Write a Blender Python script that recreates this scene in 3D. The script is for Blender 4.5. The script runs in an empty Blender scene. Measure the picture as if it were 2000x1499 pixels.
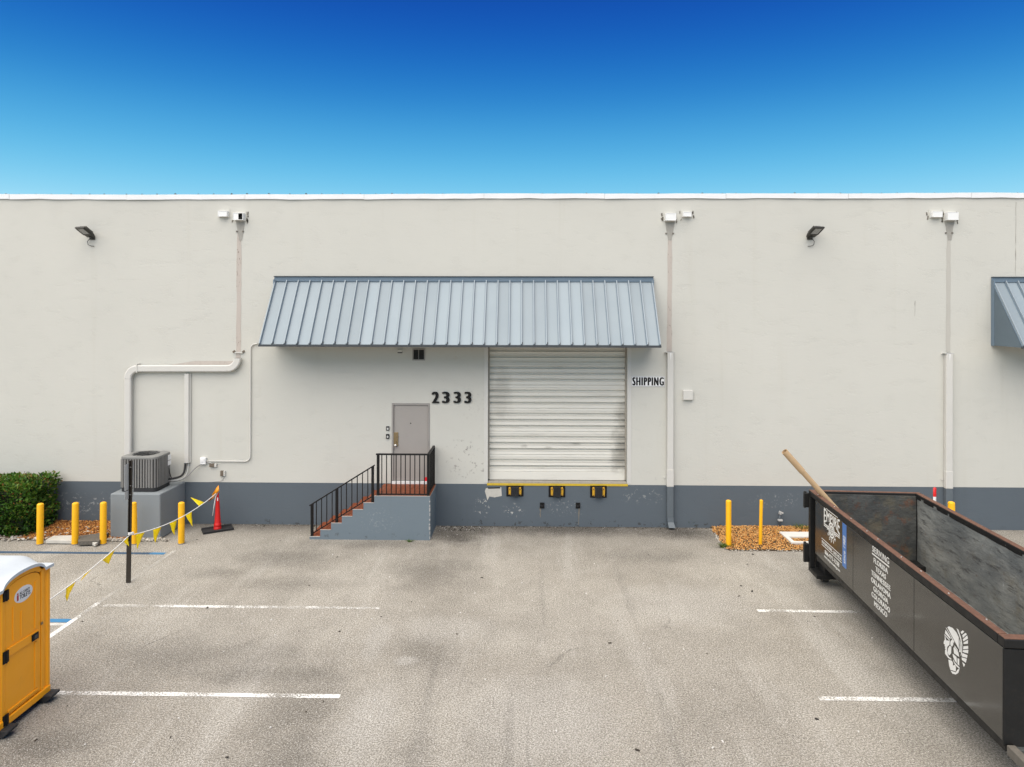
import bpy, math, random
from mathutils import Vector, Matrix, Euler

R = math.radians
rnd = random.Random(7)
scene = bpy.context.scene
COL = scene.collection

# ------------------------------------------------------------------ camera
CAM_H = 5.62          # drone hovering 5.6 m above the lot
FPX = 1333.3          # focal length in photo pixels (24 mm on a 36 mm sensor, 2000 px wide)
HOR = 605.0           # eye-level line of the photo
cam_d = bpy.data.cameras.new('camera')
cam = bpy.data.objects.new('camera', cam_d)
COL.objects.link(cam)
cam_d.sensor_width = 36.0
cam_d.lens = 24.0
cam_d.shift_y = (HOR - 749.5) / 2000.0
cam_d.clip_start = 0.1
cam_d.clip_end = 3000.0
cam.location = (0, 0, CAM_H)
cam.rotation_euler = (R(90), R(-0.11), R(1.07))
scene.camera = cam
CAM_R = Euler(cam.rotation_euler).to_matrix()

# ------------------------------------------------------------------ sky, sun, exposure
SUN_EL, SUN_AZ = 63.0, 214.0        # azimuth clockwise from +Y: behind the camera, to the left
world = bpy.data.worlds.new('World')
scene.world = world
world.use_nodes = True
wn = world.node_tree
bg = wn.nodes['Background']
sky = wn.nodes.new('ShaderNodeTexSky')
sky.sky_type = 'NISHITA'
sky.sun_disc = False
sky.sun_elevation = R(SUN_EL)
sky.sun_rotation = R(SUN_AZ)
sky.dust_density = 0.3
sky.ozone_density = 4.0
geo_tc = wn.nodes.new('ShaderNodeTexCoord')
sep = wn.nodes.new('ShaderNodeSeparateXYZ')
wn.links.new(geo_tc.outputs['Generated'], sep.inputs[0])
ramp = wn.nodes.new('ShaderNodeValToRGB')
ramp.color_ramp.interpolation = 'B_SPLINE'
els = [(0.0, (.98, 1.0, .98)), (6.0, (.42, .78, .93)), (9.5, (.17, .57, .83)), (13.0, (.07, .40, .73)),
       (17.0, (.014, .215, .59)), (21.5, (.001, .10, .48)), (26.0, (.0, .052, .37)), (40, (.0, .035, .24)), (90, (.0, .03, .17))]
cr = ramp.color_ramp
while len(cr.elements) < len(els):
    cr.elements.new(0.5)
for e, (a, c) in zip(cr.elements, els):
    e.position = math.sin(R(a))
    e.color = (*c, 1)
wn.links.new(sep.outputs['Z'], ramp.inputs[0])
mx = wn.nodes.new('ShaderNodeMix')
mx.data_type = 'RGBA'
mx.blend_type = 'ADD'
mx.inputs[0].default_value = 0.006
wn.links.new(ramp.outputs[0], mx.inputs[6])
wn.links.new(sky.outputs[0], mx.inputs[7])
wn.links.new(mx.outputs[2], bg.inputs[0])
bg.inputs[1].default_value = 0.22

sun_d = bpy.data.lights.new('sun', 'SUN')
sun = bpy.data.objects.new('sun', sun_d)
COL.objects.link(sun)
sun_dir = Vector((math.sin(R(SUN_AZ)) * math.cos(R(SUN_EL)), math.cos(R(SUN_AZ)) * math.cos(R(SUN_EL)), math.sin(R(SUN_EL))))
sun.location = sun_dir * 60
sun.rotation_euler = sun_dir.to_track_quat('Z', 'Y').to_euler()
sun_d.energy = 1.5
sun_d.angle = R(92)
sun_d.color = (1.0, .935, .83)

scene.view_settings.view_transform = 'Standard'
scene.view_settings.look = 'None'
scene.view_settings.gamma = 1.0
scene.view_settings.use_curve_mapping = False
scene.view_settings.exposure = 2.2

# ------------------------------------------------------------------ helpers: placing
def ray(px, py):
    return CAM_R @ Vector(((px - 1000.0) / FPX, (HOR - py) / FPX, -1.0))

def P(px, py, Y):
    "the point of the place seen at a photo position, at depth Y"
    d = ray(px, py)
    return Vector((0, 0, CAM_H)) + d * (Y / d.y)

def G(px, py, z=0.0):
    "the point on level z seen at a photo position"
    d = ray(px, py)
    return Vector((0, 0, CAM_H)) + d * ((z - CAM_H) / d.z)

# ------------------------------------------------------------------ helpers: meshes
class MB:
    def __init__(s):
        s.v, s.f = [], []

    def add(s, verts, faces):
        o = len(s.v)
        s.v += [tuple(v) for v in verts]
        s.f += [tuple(i + o for i in f) for f in faces]
        return s

    def box(s, x0, x1, y0, y1, z0, z1):
        return s.add([(x0, y0, z0), (x1, y0, z0), (x1, y1, z0), (x0, y1, z0), (x0, y0, z1), (x1, y0, z1), (x1, y1, z1), (x0, y1, z1)],
                     [(0, 3, 2, 1), (4, 5, 6, 7), (0, 1, 5, 4), (1, 2, 6, 5), (2, 3, 7, 6), (3, 0, 4, 7)])

    def obox(s, c, ax, ay, az):
        c, ax, ay, az = Vector(c), Vector(ax), Vector(ay), Vector(az)
        vs = [c + ax * i + ay * j + az * k for k in (-1, 1) for (i, j) in ((-1, -1), (1, -1), (1, 1), (-1, 1))]
        return s.add(vs, [(0, 3, 2, 1), (4, 5, 6, 7), (0, 1, 5, 4), (1, 2, 6, 5), (2, 3, 7, 6), (3, 0, 4, 7)])

    def bar(s, p, q, w, h, up=(0, 0, 1)):
        p, q = Vector(p), Vector(q)
        d = q - p
        side = d.cross(Vector(up))
        if side.length < 1e-6:
            side = d.cross(Vector((0, 1, 0)))
        side.normalize()
        u = side.cross(d).normalized()
        return s.obox((p + q) / 2, d / 2, side * w / 2, u * h / 2)

    def rings(s, rings, cap=True, closed=False):
        n = len(rings[0])
        o = len(s.v)
        for r in rings:
            s.v += [tuple(v) for v in r]
        m = len(rings)
        for i in range(m if closed else m - 1):
            for j in range(n):
                a, b = o + i * n + j, o + i * n + (j + 1) % n
                c, d = o + ((i + 1) % m) * n + (j + 1) % n, o + ((i + 1) % m) * n + j
                s.f.append((a, b, c, d))
        if cap and not closed:
            s.f.append(tuple(o + j for j in reversed(range(n))))
            s.f.append(tuple(o + (m - 1) * n + j for j in range(n)))
        return s

    def cyl(s, p, q, r0, r1=None, n=16, cap=True):
        r1 = r0 if r1 is None else r1
        p, q = Vector(p), Vector(q)
        d = (q - p).normalized()
        a = d.orthogonal().normalized()
        b = d.cross(a)
        ring = lambda c, r: [c + (a * math.cos(2 * math.pi * k / n) + b * math.sin(2 * math.pi * k / n)) * r for k in range(n)]
        return s.rings([ring(p, r0), ring(q, r1)], cap)

    def lathe(s, prof, c=(0, 0, 0), n=20, cap=True):
        c = Vector(c)
        return s.rings([[c + Vector((r * math.cos(2 * math.pi * k / n), r * math.sin(2 * math.pi * k / n), z)) for k in range(n)] for r, z in prof], cap)

    def tube(s, path, r, n=8, flat=None):
        "sweep a circle (or, with flat=(w,h,normal), a rounded rectangle) along a path"
        pts = [Vector(p) for p in path]
        rings = []
        prev = None
        for i, p in enumerate(pts):
            d = (pts[min(i + 1, len(pts) - 1)] - pts[max(i - 1, 0)]).normalized()
            if flat:
                nrm = Vector(flat[2])
                a = d.cross(nrm).normalized()
                b = nrm
                w, h = flat[0] / 2, flat[1] / 2
                k = .28
                prof = [(1, -1 + k), (1, 1 - k), (1 - k, 1), (-1 + k, 1), (-1, 1 - k), (-1, -1 + k), (-1 + k, -1), (1 - k, -1)]
                rings.append([p + a * w * x + b * h * y for x, y in prof])
            else:
                if prev is None:
                    a = d.orthogonal().normalized()
                else:
                    a = (prev - d * prev.dot(d)).normalized()
                prev = a
                b = d.cross(a)
                rr = r[i] if isinstance(r, (list, tuple)) else r
                rings.append([p + (a * math.cos(2 * math.pi * k / n) + b * math.sin(2 * math.pi * k / n)) * rr for k in range(n)])
        return s.rings(rings)

    def prism(s, poly, fn0, fn1):
        "poly (2-D, counter-clockwise seen from fn1's side) lifted by two maps"
        n = len(poly)
        o = len(s.v)
        s.v += [tuple(fn0(*p)) for p in poly] + [tuple(fn1(*p)) for p in poly]
        s.f.append(tuple(o + i for i in reversed(range(n))))
        s.f.append(tuple(o + n + i for i in range(n)))
        for i in range(n):
            j = (i + 1) % n
            s.f.append((o + i, o + j, o + n + j, o + n + i))
        return s

    def sheet(s, nx, ny, fn):
        o = len(s.v)
        for j in range(ny + 1):
            for i in range(nx + 1):
                s.v.append(tuple(fn(i / nx, j / ny)))
        for j in range(ny):
            for i in range(nx):
                a = o + j * (nx + 1) + i
                s.f.append((a, a + 1, a + nx + 2, a + nx + 1))
        return s

    def mesh(s, name, mat=None, smooth=False, off=(0, 0, 0)):
        me = bpy.data.meshes.new(name)
        ox, oy, oz = off
        me.from_pydata([(x - ox, y - oy, z - oz) for x, y, z in s.v], [], s.f)
        me.update()
        if mat:
            me.materials.append(mat)
        if smooth:
            for p in me.polygons:
                p.use_smooth = True
        return me

    def build(s, name, mat, parent=None, bevel=0.0, smooth=False, seg=2, local=False, auto=None):
        off = (0, 0, 0)
        if parent is not None and not local:
            q = parent
            o = Vector((0, 0, 0))
            while q is not None:
                o += q.location
                q = q.parent
            off = o
        me = s.mesh(name, mat, smooth, off)
        return link(name, me, parent, bevel, seg, auto)


def link(name, me, parent=None, bevel=0.0, seg=2, auto=None, loc=None):
    o = bpy.data.objects.new(name, me)
    COL.objects.link(o)
    o.parent = parent
    if loc is not None:
        o.location = loc
    if bevel:
        m = o.modifiers.new('bevel', 'BEVEL')
        m.width = bevel
        m.segments = seg
        m.limit_method = 'ANGLE'
        m.angle_limit = R(35)
    if auto:
        me.set_sharp_from_angle(angle=R(auto))
    return o


def tag(o, label=None, cat=None, group=None, kind=None):
    if label: o['label'] = label
    if cat: o['category'] = cat
    if group: o['group'] = group
    if kind: o['kind'] = kind
    return o


def thing(name, label, cat, loc, group=None, rotz=0.0):
    o = bpy.data.objects.new(name, None)
    COL.objects.link(o)
    o.empty_display_size = .2
    o.location = loc
    o.rotation_euler = (0, 0, rotz)
    return tag(o, label, cat, group)


def copy_tree(o, parent=None):
    c = o.copy()
    COL.objects.link(c)
    c.parent = parent
    for ch in list(o.children):
        copy_tree(ch, c)
    return c


def text_mesh(body, w, h, bold=0.0, depth=0.004, shear=0.0, spacing=1.0):
    "lettering fitted to w x h, lower left corner at the origin, in the xy plane"
    cu = bpy.data.curves.new('txt', 'FONT')
    cu.body = body
    cu.offset = bold
    cu.shear = shear
    cu.space_character = spacing
    cu.resolution_u = 4
    ob = bpy.data.objects.new('txt', cu)
    COL.objects.link(ob)
    dg = bpy.context.evaluated_depsgraph_get()
    me = bpy.data.meshes.new_from_object(ob.evaluated_get(dg))
    bpy.data.objects.remove(ob)
    bpy.data.curves.remove(cu)
    xs = [v.co.x for v in me.vertices]
    ys = [v.co.y for v in me.vertices]
    x0, x1, y0, y1 = min(xs), max(xs), min(ys), max(ys)
    vs = [((v.co.x - x0) / (x1 - x0) * w, (v.co.y - y0) / (y1 - y0) * h) for v in me.vertices]
    fs = [tuple(p.vertices) for p in me.polygons]
    bpy.data.meshes.remove(me)
    return vs, fs


def lettering(mb, body, w, h, o, ex, ey, en, bold=0.0, depth=0.004, shear=0.0, spacing=1.0, warp=None):
    "adds raised lettering: origin o, reading direction ex, up ey, outward normal en"
    o, ex, ey, en = Vector(o), Vector(ex), Vector(ey), Vector(en)
    if bold:                                  # heavier strokes: the same letters set again a hair to each side
        b_ = bold * h
        for k, sh in enumerate((-b_, 0.0, b_)):
            lettering(mb, body, w - 2 * b_, h, o + ex * (b_ + sh), ex, ey, en, 0.0, depth + .0002 * k, shear, spacing, warp)
        return mb
    vs, fs = text_mesh(body, w, h, 0.0, depth, shear, spacing)
    if warp:
        vs = [warp(x, y) for x, y in vs]
    n = len(vs)
    base = [o + ex * x + ey * y for x, y in vs]
    top = [p + en * depth for p in base]
    edges = {}
    for f in fs:
        for i in range(len(f)):
            a, b = f[i], f[(i + 1) % len(f)]
            edges[(a, b)] = 1
    side = [(a, b, n + b, n + a) for (a, b) in edges if (b, a) not in edges]
    mb.add(base + top, [tuple(n + i for i in f) for f in fs] + side)
    return mb


def flat_poly(mb, pts, depth, o, ex, ey, en):
    o, ex, ey, en = Vector(o), Vector(ex), Vector(ey), Vector(en)
    mb.prism(pts, lambda x, y: o + ex * x + ey * y, lambda x, y: o + ex * x + ey * y + en * depth)


# ------------------------------------------------------------------ helpers: materials
class NT:
    def __init__(s, name):
        s.m = bpy.data.materials.new(name)
        s.m.use_nodes = True
        s.t = s.m.node_tree
        s.b = s.t.nodes['Principled BSDF']
        s.pos = s.t.nodes.new('ShaderNodeNewGeometry').outputs['Position']

    def n(s, typ, **kw):
        nd = s.t.nodes.new(typ)
        for k, v in kw.items():
            setattr(nd, k, v)
        return nd

    def l(s, a, b):
        s.t.links.new(a, b)

    def scaled(s, sc, rot=(0, 0, 0), loc=(0, 0, 0), src=None):
        m = s.n('ShaderNodeMapping')
        m.inputs['Scale'].default_value = sc if isinstance(sc, (tuple, list)) else (sc, sc, sc)
        m.inputs['Rotation'].default_value = rot
        m.inputs['Location'].default_value = loc
        s.l(src or s.pos, m.inputs['Vector'])
        return m.outputs[0]

    def noise(s, scale=1.0, detail=4, rough=.55, vec=None, dist=0.0):
        nd = s.n('ShaderNodeTexNoise')
        nd.inputs['Scale'].default_value = scale
        nd.inputs['Detail'].default_value = detail
        nd.inputs['Roughness'].default_value = rough
        nd.inputs['Distortion'].default_value = dist
        s.l(vec or s.pos, nd.inputs['Vector'])
        return nd.outputs['Fac']

    def voro(s, scale=1.0, vec=None, feature='F1', out='Distance'):
        nd = s.n('ShaderNodeTexVoronoi', feature=feature)
        nd.inputs['Scale'].default_value = scale
        s.l(vec or s.pos, nd.inputs['Vector'])
        return nd.outputs[out]

    def step(s, fac, a, b, c=0.0, d=1.0):
        nd = s.n('ShaderNodeMapRange', interpolation_type='SMOOTHSTEP')
        nd.inputs[1].default_value, nd.inputs[2].default_value = a, b
        nd.inputs[3].default_value, nd.inputs[4].default_value = c, d
        s.l(fac, nd.inputs[0])
        return nd.outputs[0]

    def math(s, op, a, b=None):
        nd = s.n('ShaderNodeMath', operation=op)
        for i, x in enumerate((a, b)):
            if x is None:
                continue
            if isinstance(x, (int, float)):
                nd.inputs[i].default_value = x
            else:
                s.l(x, nd.inputs[i])
        return nd.outputs[0]

    def mix(s, fac, a, b, blend='MIX'):
        nd = s.n('ShaderNodeMix', data_type='RGBA', blend_type=blend)
        for i, x in ((0, fac), (6, a), (7, b)):
            if isinstance(x, (int, float)):
                nd.inputs[i].default_value = x
            elif isinstance(x, (tuple, list)):
                nd.inputs[i].default_value = (*x[:3], 1)
            else:
                s.l(x, nd.inputs[i])
        return nd.outputs[2]

    def spot(s, cx, cy, cz, rx, ry, rz, soft=.5, wob=None):
        "1 inside an ellipsoid of the place, 0 outside"
        v = s.scaled((1 / rx, 1 / ry, 1 / rz), loc=(-cx / rx, -cy / ry, -cz / rz))
        ln = s.n('ShaderNodeVectorMath', operation='LENGTH')
        s.l(v, ln.inputs[0])
        d = ln.outputs['Value']
        if wob is not None:
            d = s.math('ADD', d, s.math('MULTIPLY', s.math('SUBTRACT', wob, .5), 1.4))
        return s.step(d, 1.0, 1.0 - soft, 0, 1)

    def bump(s, h, strength=.3, dist=.01, prev=None):
        nd = s.n('ShaderNodeBump')
        nd.inputs['Strength'].default_value = strength
        nd.inputs['Distance'].default_value = dist
        s.l(h, nd.inputs['Height'])
        if prev is not None:
            s.l(prev, nd.inputs['Normal'])
        return nd.outputs[0]

    def out(s, color=None, rough=None, normal=None, metal=None, spec=None):
        for key, x in (('Base Color', color), ('Roughness', rough), ('Normal', normal), ('Metallic', metal), ('Specular IOR Level', spec)):
            if x is None:
                continue
            if isinstance(x, (int, float)):
                s.b.inputs[key].default_value = x
            elif isinstance(x, (tuple, list)):
                s.b.inputs[key].default_value = (*x[:3], 1)
            else:
                s.l(x, s.b.inputs[key])
        return s.m


def plain(name, c, rough=.6, metal=0.0, var=.12, scale=6.0, bump=0.0, bscale=60.0, spec=.5, dirt=0.0, dirtc=(.10, .085, .065)):
    t = NT(name)
    f = t.noise(scale, 5, .6)
    col = t.mix(f, [x * (1 - var) for x in c], [min(1, x * (1 + var)) for x in c])
    if dirt:
        g = t.step(t.noise(scale * 2.7, 6, .7), .52, .78, 0, dirt)
        col = t.mix(g, col, dirtc)
    nrm = t.bump(t.noise(bscale, 3), bump, .01) if bump else None
    rg = t.step(t.noise(scale * 1.7, 3), .3, .7, max(.05, rough - .07), min(1, rough + .07))
    return t.out(col, rg, nrm, metal, spec)


# asphalt ---------------------------------------------------------------
def asphalt():
    t = NT('asphalt_worn')
    big = t.noise(.22, 5, .6, dist=.6)
    col = t.mix(t.step(big, .36, .64), (.40, .371, .320), (.495, .466, .410))
    mid = t.noise(1.1, 10, .74, vec=t.scaled((1, .7, 1)))
    col = t.mix(t.step(mid, .35, .7, 0, .5), col, (.27, .25, .215))
    # pale traffic wear running towards the dock
    wear = t.noise(.9, 7, .66, vec=t.scaled((1.3, .16, 1), rot=(0, 0, .12), loc=(3, 1, 0)))
    col = t.mix(t.step(wear, .52, .68, 0, .55), col, (.55, .525, .475))
    # dark grime with shapes of its own
    wob = t.noise(1.7, 9, .78)
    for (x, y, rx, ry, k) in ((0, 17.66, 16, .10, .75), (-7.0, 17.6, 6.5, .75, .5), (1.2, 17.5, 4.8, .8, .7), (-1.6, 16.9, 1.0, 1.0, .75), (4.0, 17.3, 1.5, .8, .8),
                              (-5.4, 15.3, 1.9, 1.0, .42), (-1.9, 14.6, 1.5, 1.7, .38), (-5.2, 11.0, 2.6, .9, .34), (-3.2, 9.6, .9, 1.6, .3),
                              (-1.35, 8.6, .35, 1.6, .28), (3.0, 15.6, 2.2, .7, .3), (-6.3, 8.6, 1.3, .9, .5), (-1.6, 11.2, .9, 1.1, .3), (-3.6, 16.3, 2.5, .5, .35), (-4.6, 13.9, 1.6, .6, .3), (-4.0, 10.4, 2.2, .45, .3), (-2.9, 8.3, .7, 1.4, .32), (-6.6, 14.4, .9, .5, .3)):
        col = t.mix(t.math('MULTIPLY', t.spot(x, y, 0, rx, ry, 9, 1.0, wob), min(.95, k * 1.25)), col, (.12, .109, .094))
    for (x, y, rx, ry, k) in ((-1.9, 10.9, .26, .2, .55), (-2.1, 9.3, .5, 1.2, .45), (-2.5, 11.6, .3, 1.0, .4), (.2, 9.4, 1.4, 1.4, .4), (-1.4, 12.0, 1.2, .7, .35), (3.2, 13.2, 2.0, 1.2, .4)):
        col = t.mix(t.math('MULTIPLY', t.spot(x, y, 0, rx, ry, 9, .7, wob), k), col, (.53, .51, .47))
    # tyre tracks curving in to the dock
    for (x, y, rx, ry, k) in ((-.2, 8.2, .10, 2.6, .30), (.05, 8.0, .04, 2.2, .25), (1.95, 9.0, .12, 2.0, .22), (.35, 13.5, .10, 2.6, .20), (2.0, 13.6, .12, 2.4, .20), (-1.4, 10.2, .09, 1.6, .24)):
        col = t.mix(t.math('MULTIPLY', t.spot(x, y, 0, rx, ry, 9, .9, t.noise(6, 6, .7)), k), col, (.15, .14, .125))
    # paving joints and hairline cracks
    v = t.scaled((.28, .28, .28), src=None)
    wv = t.n('ShaderNodeVectorMath', operation='ADD')
    wn_ = t.n('ShaderNodeTexNoise')
    wn_.inputs['Scale'].default_value = 2.2
    wn_.inputs['Detail'].default_value = 6
    t.l(v, wn_.inputs['Vector'])
    ms = t.n('ShaderNodeVectorMath', operation='SCALE')
    ms.inputs[3].default_value = .35
    t.l(wn_.outputs['Color'], ms.inputs[0])
    t.l(v, wv.inputs[0])
    t.l(ms.outputs[0], wv.inputs[1])
    ed = t.voro(1.0, wv.outputs[0], 'DISTANCE_TO_EDGE')
    crack = t.math('MULTIPLY', t.step(ed, .004, .001), t.step(t.noise(.7, 3), .54, .66))
    col = t.mix(t.math('MULTIPLY', crack, .4), col, (.10, .09, .08))
    # aggregate
    fine = t.noise(42, 4, .8)
    col = t.mix(t.step(fine, .36, .62, 0, .9), col, t.mix(1.0, col, (.28, .27, .25), 'MULTIPLY'))
    agg = t.voro(48)
    col = t.mix(t.step(agg, .30, .12, 0, .75), col, (.66, .64, .60))
    h = t.math('ADD', t.math('MULTIPLY', t.noise(70, 3, .6), 1.0), t.math('MULTIPLY', agg, -.6))
    n1 = t.bump(h, .7, .014)
    n2 = t.bump(t.noise(1.2, 3), .25, .03, n1)
    return t.out(col, .9, n2, None, .25)


def road_paint(name, c, lo, hi):
    t = NT(name)
    w = t.math('ADD', t.math('MULTIPLY', t.noise(34, 4, .75), .6), t.math('MULTIPLY', t.noise(1.3, 4, .6), .5))
    keep = t.step(w, lo, hi)
    col = t.mix(t.noise(9, 4), [x * .82 for x in c], c)
    t.out(col, .8, t.bump(t.noise(75, 3), .4, .008), None, .3)
    tr = t.n('ShaderNodeBsdfTransparent')
    ms = t.n('ShaderNodeMixShader')
    t.l(keep, ms.inputs[0])
    t.l(tr.outputs[0], ms.inputs[1])
    t.l(t.b.outputs[0], ms.inputs[2])
    t.l(ms.outputs[0], t.t.nodes['Material Output'].inputs[0])
    return t.m


# stucco ----------------------------------------------------------------
def stucco(name, c, spots=(), chip=None, rake=.6, dirt=.25):
    t = NT(name)
    f = t.noise(.35, 5, .6)
    col = t.mix(f, [x * .93 for x in c], [min(1, x * 1.05) for x in c])
    f2 = t.noise(1.6, 6, .7, vec=t.scaled((.6, 1, 1.6)))
    col = t.mix(t.step(f2, .55, .8, 0, dirt * .8), col, [x * .82 for x in c])
    if dirt:                                   # runs of dirt down the wall
        f3 = t.noise(1.0, 5, .6, vec=t.scaled((2.6, 1, .16)))
        col = t.mix(t.step(f3, .56, .8, 0, dirt * .8), col, (c[0] * .80, c[1] * .77, c[2] * .70))
    wob = t.noise(2.5, 5, .7)
    for (x, z, rx, rz, k, sc, cc) in spots:
        fl = t.step(t.noise(sc, 5, .7), .57, .62)
        msk = t.spot(x, 17.7, z, rx, 3, rz, .8, wob)
        col = t.mix(t.math('MULTIPLY', t.math('MULTIPLY', fl, msk), k), col, cc)
    sc_ = t.noise(4.2, 7, .72, vec=t.scaled((.6, 1, 1.9), rot=(0, .12, 0)), dist=1.3)
    sc2 = t.noise(11, 4, .6, vec=t.scaled((.5, 1, 1.7)))
    ridge = t.math('ABSOLUTE', t.math('SUBTRACT', sc_, .5))
    some = t.step(t.noise(2.6, 3, .5, vec=t.scaled((.8, 1, 1.5), loc=(5, 0, 3))), .52, .66)
    mark = t.math('MULTIPLY', t.math('SUBTRACT', t.step(ridge, 0, .05), 1.0), some)
    h = t.math('ADD', mark, t.math('MULTIPLY', sc2, .55))
    n1 = t.bump(h, rake * .42, .015)
    n2 = t.bump(t.noise(90, 3), .18, .006, n1)
    return t.out(col, .88, n2, None, .25)


CREAM = (.552, .542, .490)
SLATE = (.102, .122, .140)
M = {}
M['asphalt'] = asphalt()
M['line_white'] = road_paint('line_white', (.76, .75, .71), .46, .60)
M['line_faded'] = road_paint('line_faded', (.64, .62, .57), .40, .66)
M['line_ghost'] = road_paint('line_ghost', (.55, .53, .48), .42, .74)
M['line_blue'] = road_paint('line_blue', (.05, .19, .36), .36, .5)
M['line_navy'] = road_paint('line_navy', (.045, .085, .14), .36, .48)
M['cream'] = stucco('stucco_cream', CREAM, [
    (-1.35, 1.75, 1.0, .75, .75, 9, (.24, .22, .20)), (-1.2, 3.2, .9, .7, .5, 13, (.42, .40, .37)), (-1.6, 4.6, 1.6, .6, .4, 7, (.50, .46, .40)),
    (-10.3, 2.2, 1.1, .5, .35, 12, (.48, .46, .42)), (3.5, 1.4, .4, .4, .4, 12, (.4, .38, .35)), (6.0, 1.9, 1.4, .6, .25, 9, (.52, .5, .46))])
M['slate'] = stucco('stucco_slate', SLATE, [
    (-1.1, .5, .28, .3, .9, 12, (.62, .60, .55)), (-.3, .4, .35, .25, .7, 14, (.62, .60, .55)), (1.0, .5, .7, .3, .35, 17, (.55, .54, .50)),
    (3.0, .8, .7, .3, .7, 12, (.30, .31, .30)), (6.5, .7, 1.0, .25, .35, 16, (.45, .46, .45)), (-11.5, .5, 1.5, .4, .5, 11, (.4, .42, .42)), (0, .05, 14, .16, .85, 6, (.05, .052, .05))], rake=.5, dirt=.35)
M['stair_blue'] = stucco('stair_paint', (.150, .186, .212), [(-4, .1, 2, .12, .7, 8, (.07, .07, .065)), (-3.6, .45, .9, .4, .35, 19, (.40, .41, .40))], rake=.5, dirt=.2)
M['pad_grey'] = stucco('pad_paint', (.215, .235, .245), rake=.35, dirt=.4)
M['coping'] = plain('coping_metal', (.80, .80, .80), .35, .0, .08, 1.3, .06, 3, .5, .25, (.45, .43, .42))
def panel_var(m):
    t = m.node_tree
    b = t.nodes['Principled BSDF']
    src = b.inputs['Base Color'].links[0].from_socket
    oi = t.nodes.new('ShaderNodeObjectInfo')
    hs = t.nodes.new('ShaderNodeHueSaturation')
    mr = t.nodes.new('ShaderNodeMapRange')
    mr.inputs[3].default_value, mr.inputs[4].default_value = .90, 1.08
    t.links.new(oi.outputs['Random'], mr.inputs[0])
    t.links.new(mr.outputs[0], hs.inputs['Value'])
    t.links.new(src, hs.inputs['Color'])
    t.links.new(hs.outputs[0], b.inputs['Base Color'])
    return m


M['awning'] = plain('awning_panel', (.215, .262, .292), .38, .0, .05, .8, .05, 4, .5, .06, (.2, .23, .25))
panel_var(M['awning'])
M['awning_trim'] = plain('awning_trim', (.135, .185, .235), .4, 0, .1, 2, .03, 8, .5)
M['awning_dark'] = plain('awning_edge', (.045, .052, .058), .6, 0, .25, 8)
M['awning_rib'] = plain('awning_rib', (.24, .285, .315), .4, 0, .08, 3)
M['door_taupe'] = plain('door_paint', (.335, .31, .285), .5, 0, .06, 2.5, .03, 40, .4, .12, (.24, .22, .2))
M['frame_taupe'] = plain('frame_paint', (.30, .28, .26), .5, 0, .08, 5)
M['brass'] = plain('worn_brass', (.30, .22, .12), .42, .7, .2, 30)
M['steel'] = plain('bright_steel', (.55, .54, .52), .3, .9, .1, 20)
M['black_iron'] = plain('black_iron', (.008, .0075, .0075), .5, 0, .3, 10, 0, 1, .25)
M['black_rubber'] = plain('black_rubber', (.02, .02, .021), .75, 0, .3, 14, .15, 60)
M['tile'] = plain('terracotta_tile', (.225, .060, .022), .55, 0, .35, 9, .05, 50, .4, .2, (.10, .04, .02))
M['grout'] = plain('tile_grout', (.42, .33, .24), .9, 0, .2, 20)
M['nosing'] = plain('step_nosing', (.36, .35, .33), .8, 0, .15, 12, .1, 50, .4, .35, (.25, .25, .25))
M['yellow'] = plain('safety_yellow', (.82, .42, .006), .45, 0, .10, 4, .06, 30, .4, .30, (.42, .20, .02))
M['dock_yellow'] = plain('dock_edge_yellow', (.55, .38, .03), .6, 0, .2, 9, .1, 40, .4, .45, (.16, .13, .08))
M['bracket_yellow'] = plain('bracket_yellow', (.60, .33, .02), .55, .0, .2, 18, .1, 50, .4, .5, (.12, .06, .02))
M['red'] = plain('cone_red', (.62, .012, .010), .4, 0, .1, 8)
M['sticker_red'] = plain('sticker_red', (.65, .01, .02), .4, 0, .05, 8)
M['white_paint'] = plain('white_paint', (.78, .78, .77), .5, 0, .05, 8)
M['pvc'] = plain('pipe_cream', (.575, .56, .52), .5, 0, .06, 3, .02, 20, .4, .12, (.42, .39, .34))
M['pipe_slate'] = plain('pipe_slate', (.108, .128, .143), .5, 0, .1, 4, .02, 20, .4, .2, (.2, .2, .2))
M['scupper'] = plain('scupper_metal', (.78, .78, .76), .4, 0, .06, 6)
M['box_cream'] = plain('box_cream', (.58, .565, .52), .5, 0, .04, 8)
M['box_brown'] = plain('outlet_brown', (.14, .11, .08), .6, 0, .3, 25)
M['dark_hole'] = plain('dark_inside', (.02, .018, .016), .9)
M['grey_dark'] = plain('dark_grey_plastic', (.045, .045, .044), .5, 0, .2, 15)
M['lamp_glass'] = plain('lamp_glass', (.30, .30, .29), .25, 0, .1, 20)
M['lamp_body'] = plain('lamp_bronze', (.04, .037, .03), .45, .2, .2, 12)
M['ac_fin'] = plain('ac_louver', (.20, .195, .185), .5, .1, .1, 8)
M['ac_dark'] = plain('ac_coil', (.035, .035, .034), .7, 0, .2, 40)
M['ac_cap'] = plain('ac_cap', (.21, .21, .20), .45, .1, .08, 8)
M['alu'] = plain('sign_back', (.50, .50, .48), .5, .1, .1, 10)
M['post'] = plain('post_bronze', (.030, .024, .018), .6, .2, .3, 14, .1, 60, .4, .25, (.09, .05, .03))
M['rope'] = plain('white_rope', (.80, .79, .76), .7)
M['concrete'] = plain('pale_concrete', (.50, .48, .43), .9, 0, .15, 6, .2, 50, .3, .35, (.26, .24, .2))
M['timber'] = plain('grey_timber', (.12, .108, .09), .85, 0, .35, 14, .3, 40, .3)
M['cardboard'] = plain('cardboard', (.48, .33, .185), .8, 0, .12, 10)
M['roof_deck'] = plain('roof_membrane', (.45, .45, .44), .8)
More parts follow.
